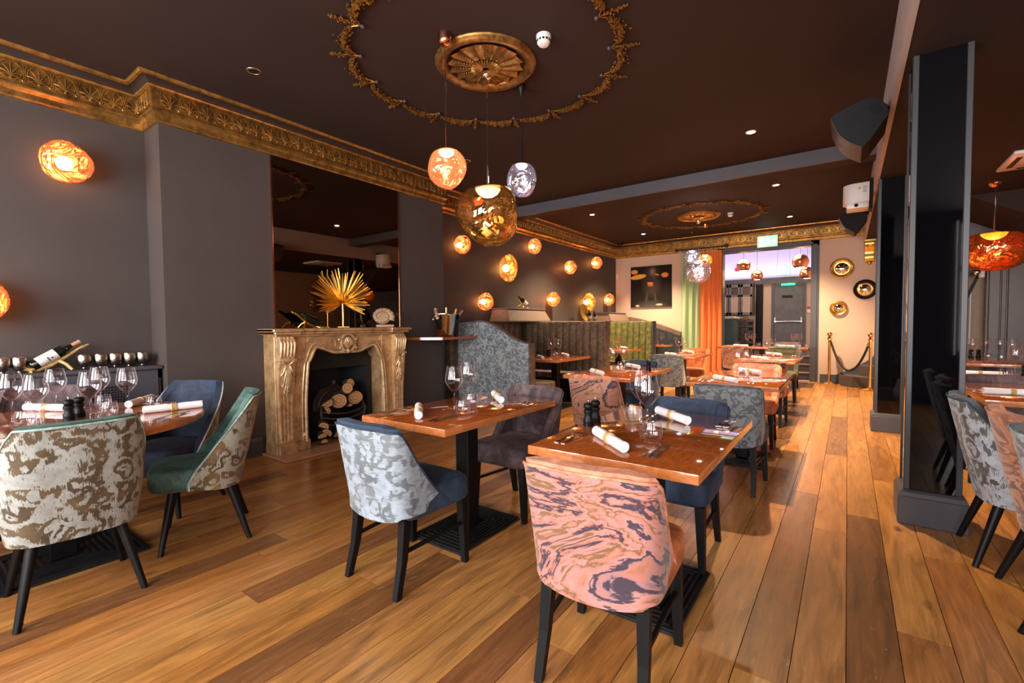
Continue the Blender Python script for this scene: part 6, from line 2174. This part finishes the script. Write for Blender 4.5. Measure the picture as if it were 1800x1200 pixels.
m = MB().box(-0.35, 0.60, 0.0, 0.35, 0.95, 1.90)
obj('carcass', m, M['darkwood'], sh2)
for x0, x1 in ((-0.33, -0.05), (-0.02, 0.26), (0.29, 0.58)):
    f = MB()
    f.box(x0, x0 + 0.05, -0.02, 0, 0.98, 1.86).box(x1 - 0.05, x1, -0.02, 0, 0.98, 1.86).box(x0, x1, -0.02, 0, 1.78, 1.86).box(x0, x1, -0.02, 0, 0.98, 1.05).box(x0, x1, -0.02, 0, 1.50, 1.56)
    d = obj('cupboard_door', f, M['doorgrey'], sh2)
    obj('pane', MB().box(x0 + 0.05, x1 - 0.05, -0.008, -0.004, 1.05, 1.50), M['convex'], d)
bowl = MB().lathe([(0.02, 0), (0.03, 0.004), (0.06, 0.05), (0.075, 0.075), (0.072, 0.075), (0.055, 0.05), (0.001, 0.008)], 20)
bowl_me = bowl.mesh('serving_bowl', 50)
bowl_me.materials.append(M['porcelain'])
for i in range(4):
    tag(obj('serving_bowl', bowl_me, None, None, loc=(-2.86 + 0.19 * i, 14.69, ZF2 + 0.845)), 'white bowl on the brick bar end, %s from the counter' % ('first second third fourth'.split()[i]), 'bowl', 'white bowls on the bar')
tag(obj('fire_alarm', MB().lathe([(0.001, 0.04), (0.05, 0.04), (0.06, 0.02), (0.06, 0)], 20).xform(Matrix.Translation((-2.9, 16.29, 2.95)) @ Matrix.Rotation(R(90), 4, 'X')), plain('alarm_red', (0.6, 0.02, 0.05), 0.4), None, 40), 'small red fire alarm on the pale upper wall of the bar room', 'alarm')
t = thing('call_point', 'small red and white alarm call point beside the fire door', 'alarm', (-0.90, 15.598, 1.62))
obj('back_box', MB().rbox(-0.045, 0.045, -0.03, 0.0, -0.10, 0.0, 0.005, 1), M['white'], t, 30)
obj('red_cover', MB().rbox(-0.035, 0.035, -0.04, 0.0, 0.01, 0.08, 0.005, 1), plain('call_point_red', (0.55, 0.03, 0.04), 0.4), t, 30)
# copper ball pendants
def ball_pendant(label, x, y, z, r):
    t = thing('ball_pendant', label, 'pendant lamp', (x, y, 3.5), 0, 'copper ball pendants in the bar room')
    d = 3.5 - z
    obj('cord', MB().tube([(0, 0, 0), (0, 0, -d + r)], 0.005, 6), M['steel'], t, 60)
    obj('ceiling_cup', MB().lathe([(0.001, -0.04), (0.04, -0.02), (0.05, 0)], 18), M['copper'], t, 60)
    prof = [(r * math.sin(R(a)), r * math.cos(R(a)) - d) for a in range(6, 150, 9)]
    prof = prof + [(p[0] - 0.004, p[1] + 0.002) for p in prof[::-1]]
    obj('copper_shade', MB().lathe(prof, 32, cap0=False, cap1=False), M['copper'], t, 60)
    obj('diffuser', MB().lathe([(0.001, -d - r * 0.72), (r * 0.60, -d - r * 0.72)], 24, cap0=False, cap1=False), M['bulb_warm'], t)
    light('lamp_glow', 'POINT', (0, 0, -d - r * 1.0), 5, (1.0, 0.5, 0.25), size=0.05, parent=t)
ball_pendant('copper ball pendant, leftmost in the bar room', -2.243, 13.5, 2.75, 0.17)
ball_pendant('copper ball pendant, second from the left and lower', -1.98, 13.9, 2.51, 0.145)
ball_pendant('copper ball pendant, third and highest at the right', -0.968, 13.5, 2.75, 0.185)
ball_pendant('copper ball pendant, rightmost and lower', -0.845, 13.8, 2.48, 0.165)
light('cove_light', 'AREA', (-2.3, 15.95, 2.62), 18, (0.80, 0.72, 1.0), (R(180), 0, 0), 3.6, 0.35)
light('bar_skylight', 'AREA', (-2.2, 13.6, 3.38), 28, (1.0, 0.90, 0.86), (0, 0, 0), 2.6, 1.6)

# ================================================================== RIGHT ROOM BACKDROP
m = MB().box(1.66, 4.3, 9.7, 9.85, 0, Z_R).box(0.72, 1.44, 9.7, 9.85, 0, Z_R).box(1.44, 1.66, 9.7, 9.85, 2.3, Z_R)
struct('wall_right_far', m, M['panelgrey'])
m = MB().prism([(1.22, Z_R), (1.78, 2.56), (1.78, 2.36), (4.2, 2.36), (4.2, Z_R)], 8.35, 9.7, 'y')
struct('ceiling_stair_soffit', m, M['ceiling'])
dd_ = thing('panelled_door', 'dark grey panelled door on the far wall beyond the pillar', 'door', (2.02, 9.69, 0))
obj('frame', MB().rbox(-0.34, -0.16, -0.03, 0.0, 0, 2.3, 0.006, 1).rbox(-0.16, 0.9, -0.03, 0.0, 2.10, 2.3, 0.006, 1), M['panelgrey'], dd_, 30)
obj('architrave_bead', MB().tube([(-0.22, -0.032, 0), (-0.22, -0.032, 2.2)], 0.012, 8), M['panelgrey'], dd_, 60)
obj('leaf', MB().rbox(-0.14, 0.85, -0.02, 0.0, 0.02, 2.08, 0.004, 1), M['panelgrey'], dd_, 30)
# stair spandrel seen in the recess
sp = thing('stair_spandrel', 'cream panelled stair side with dark diagonal rail beyond the pillar', 'stairs', (1.55, 9.95, 0))
obj('panel_board', MB().box(-0.4, 0.4, 0.0, 0.03, 0, 2.4), M['cream'], sp)
def diag(x0, z0, x1, z1, w, mat, nm):
    obj(nm, MB().prism([(x0 - w, z0), (x0 + w, z0), (x1 + w, z1), (x1 - w, z1)], -0.03, 0.0, 'y'), mat, sp)
diag(-0.28, 1.0, 0.14, 2.2, 0.018, M['black'], 'hand_rail')
diag(-0.36, 1.0, 0.06, 2.2, 0.018, M['panelgrey'], 'string_board')
obj('panel_bead', MB().box(-0.12, -0.105, -0.012, 0, 0.9, 1.62).box(-0.03, -0.015, -0.012, 0, 0.9, 1.75), M['white'], sp)
struct('wall_recess', MB().box(0.9, 2.2, 10.0, 10.1, 0, Z_R), M['cream'])
t = thing('wall_spotlight', 'small chrome and white picture light beyond the pillar', 'lamp', (1.60, 9.70, 1.98))
obj('mount', MB().rbox(-0.03, 0.03, -0.05, 0.0, -0.08, 0.08, 0.006, 1), M['white'], t)
obj('lamp_head', MB().ball((-0.06, -0.07, 0), 0.045, 14, 8), M['chrome'], t, 60)
# pictures on the far right wall, seen in the mirror
for i, (y, z, w, h) in enumerate(((4.6, 1.7, 1.5, 0.9), (2.2, 1.75, 0.5, 1.1))):
    t = thing('abstract_picture', ('wide green abstract picture on the bronze papered wall, seen in the mirror', 'narrow green abstract picture on the bronze papered wall')[i], 'picture', (4.2, y, z))
    obj('frame', MB().box(-0.03, 0.0, -w / 2, w / 2, -h / 2, h / 2), M['black'], t)
    obj('print', MB().box(-0.036, -0.03, -w / 2 + 0.04, w / 2 - 0.04, -h / 2 + 0.04, h / 2 - 0.04), M['green_art'], t)
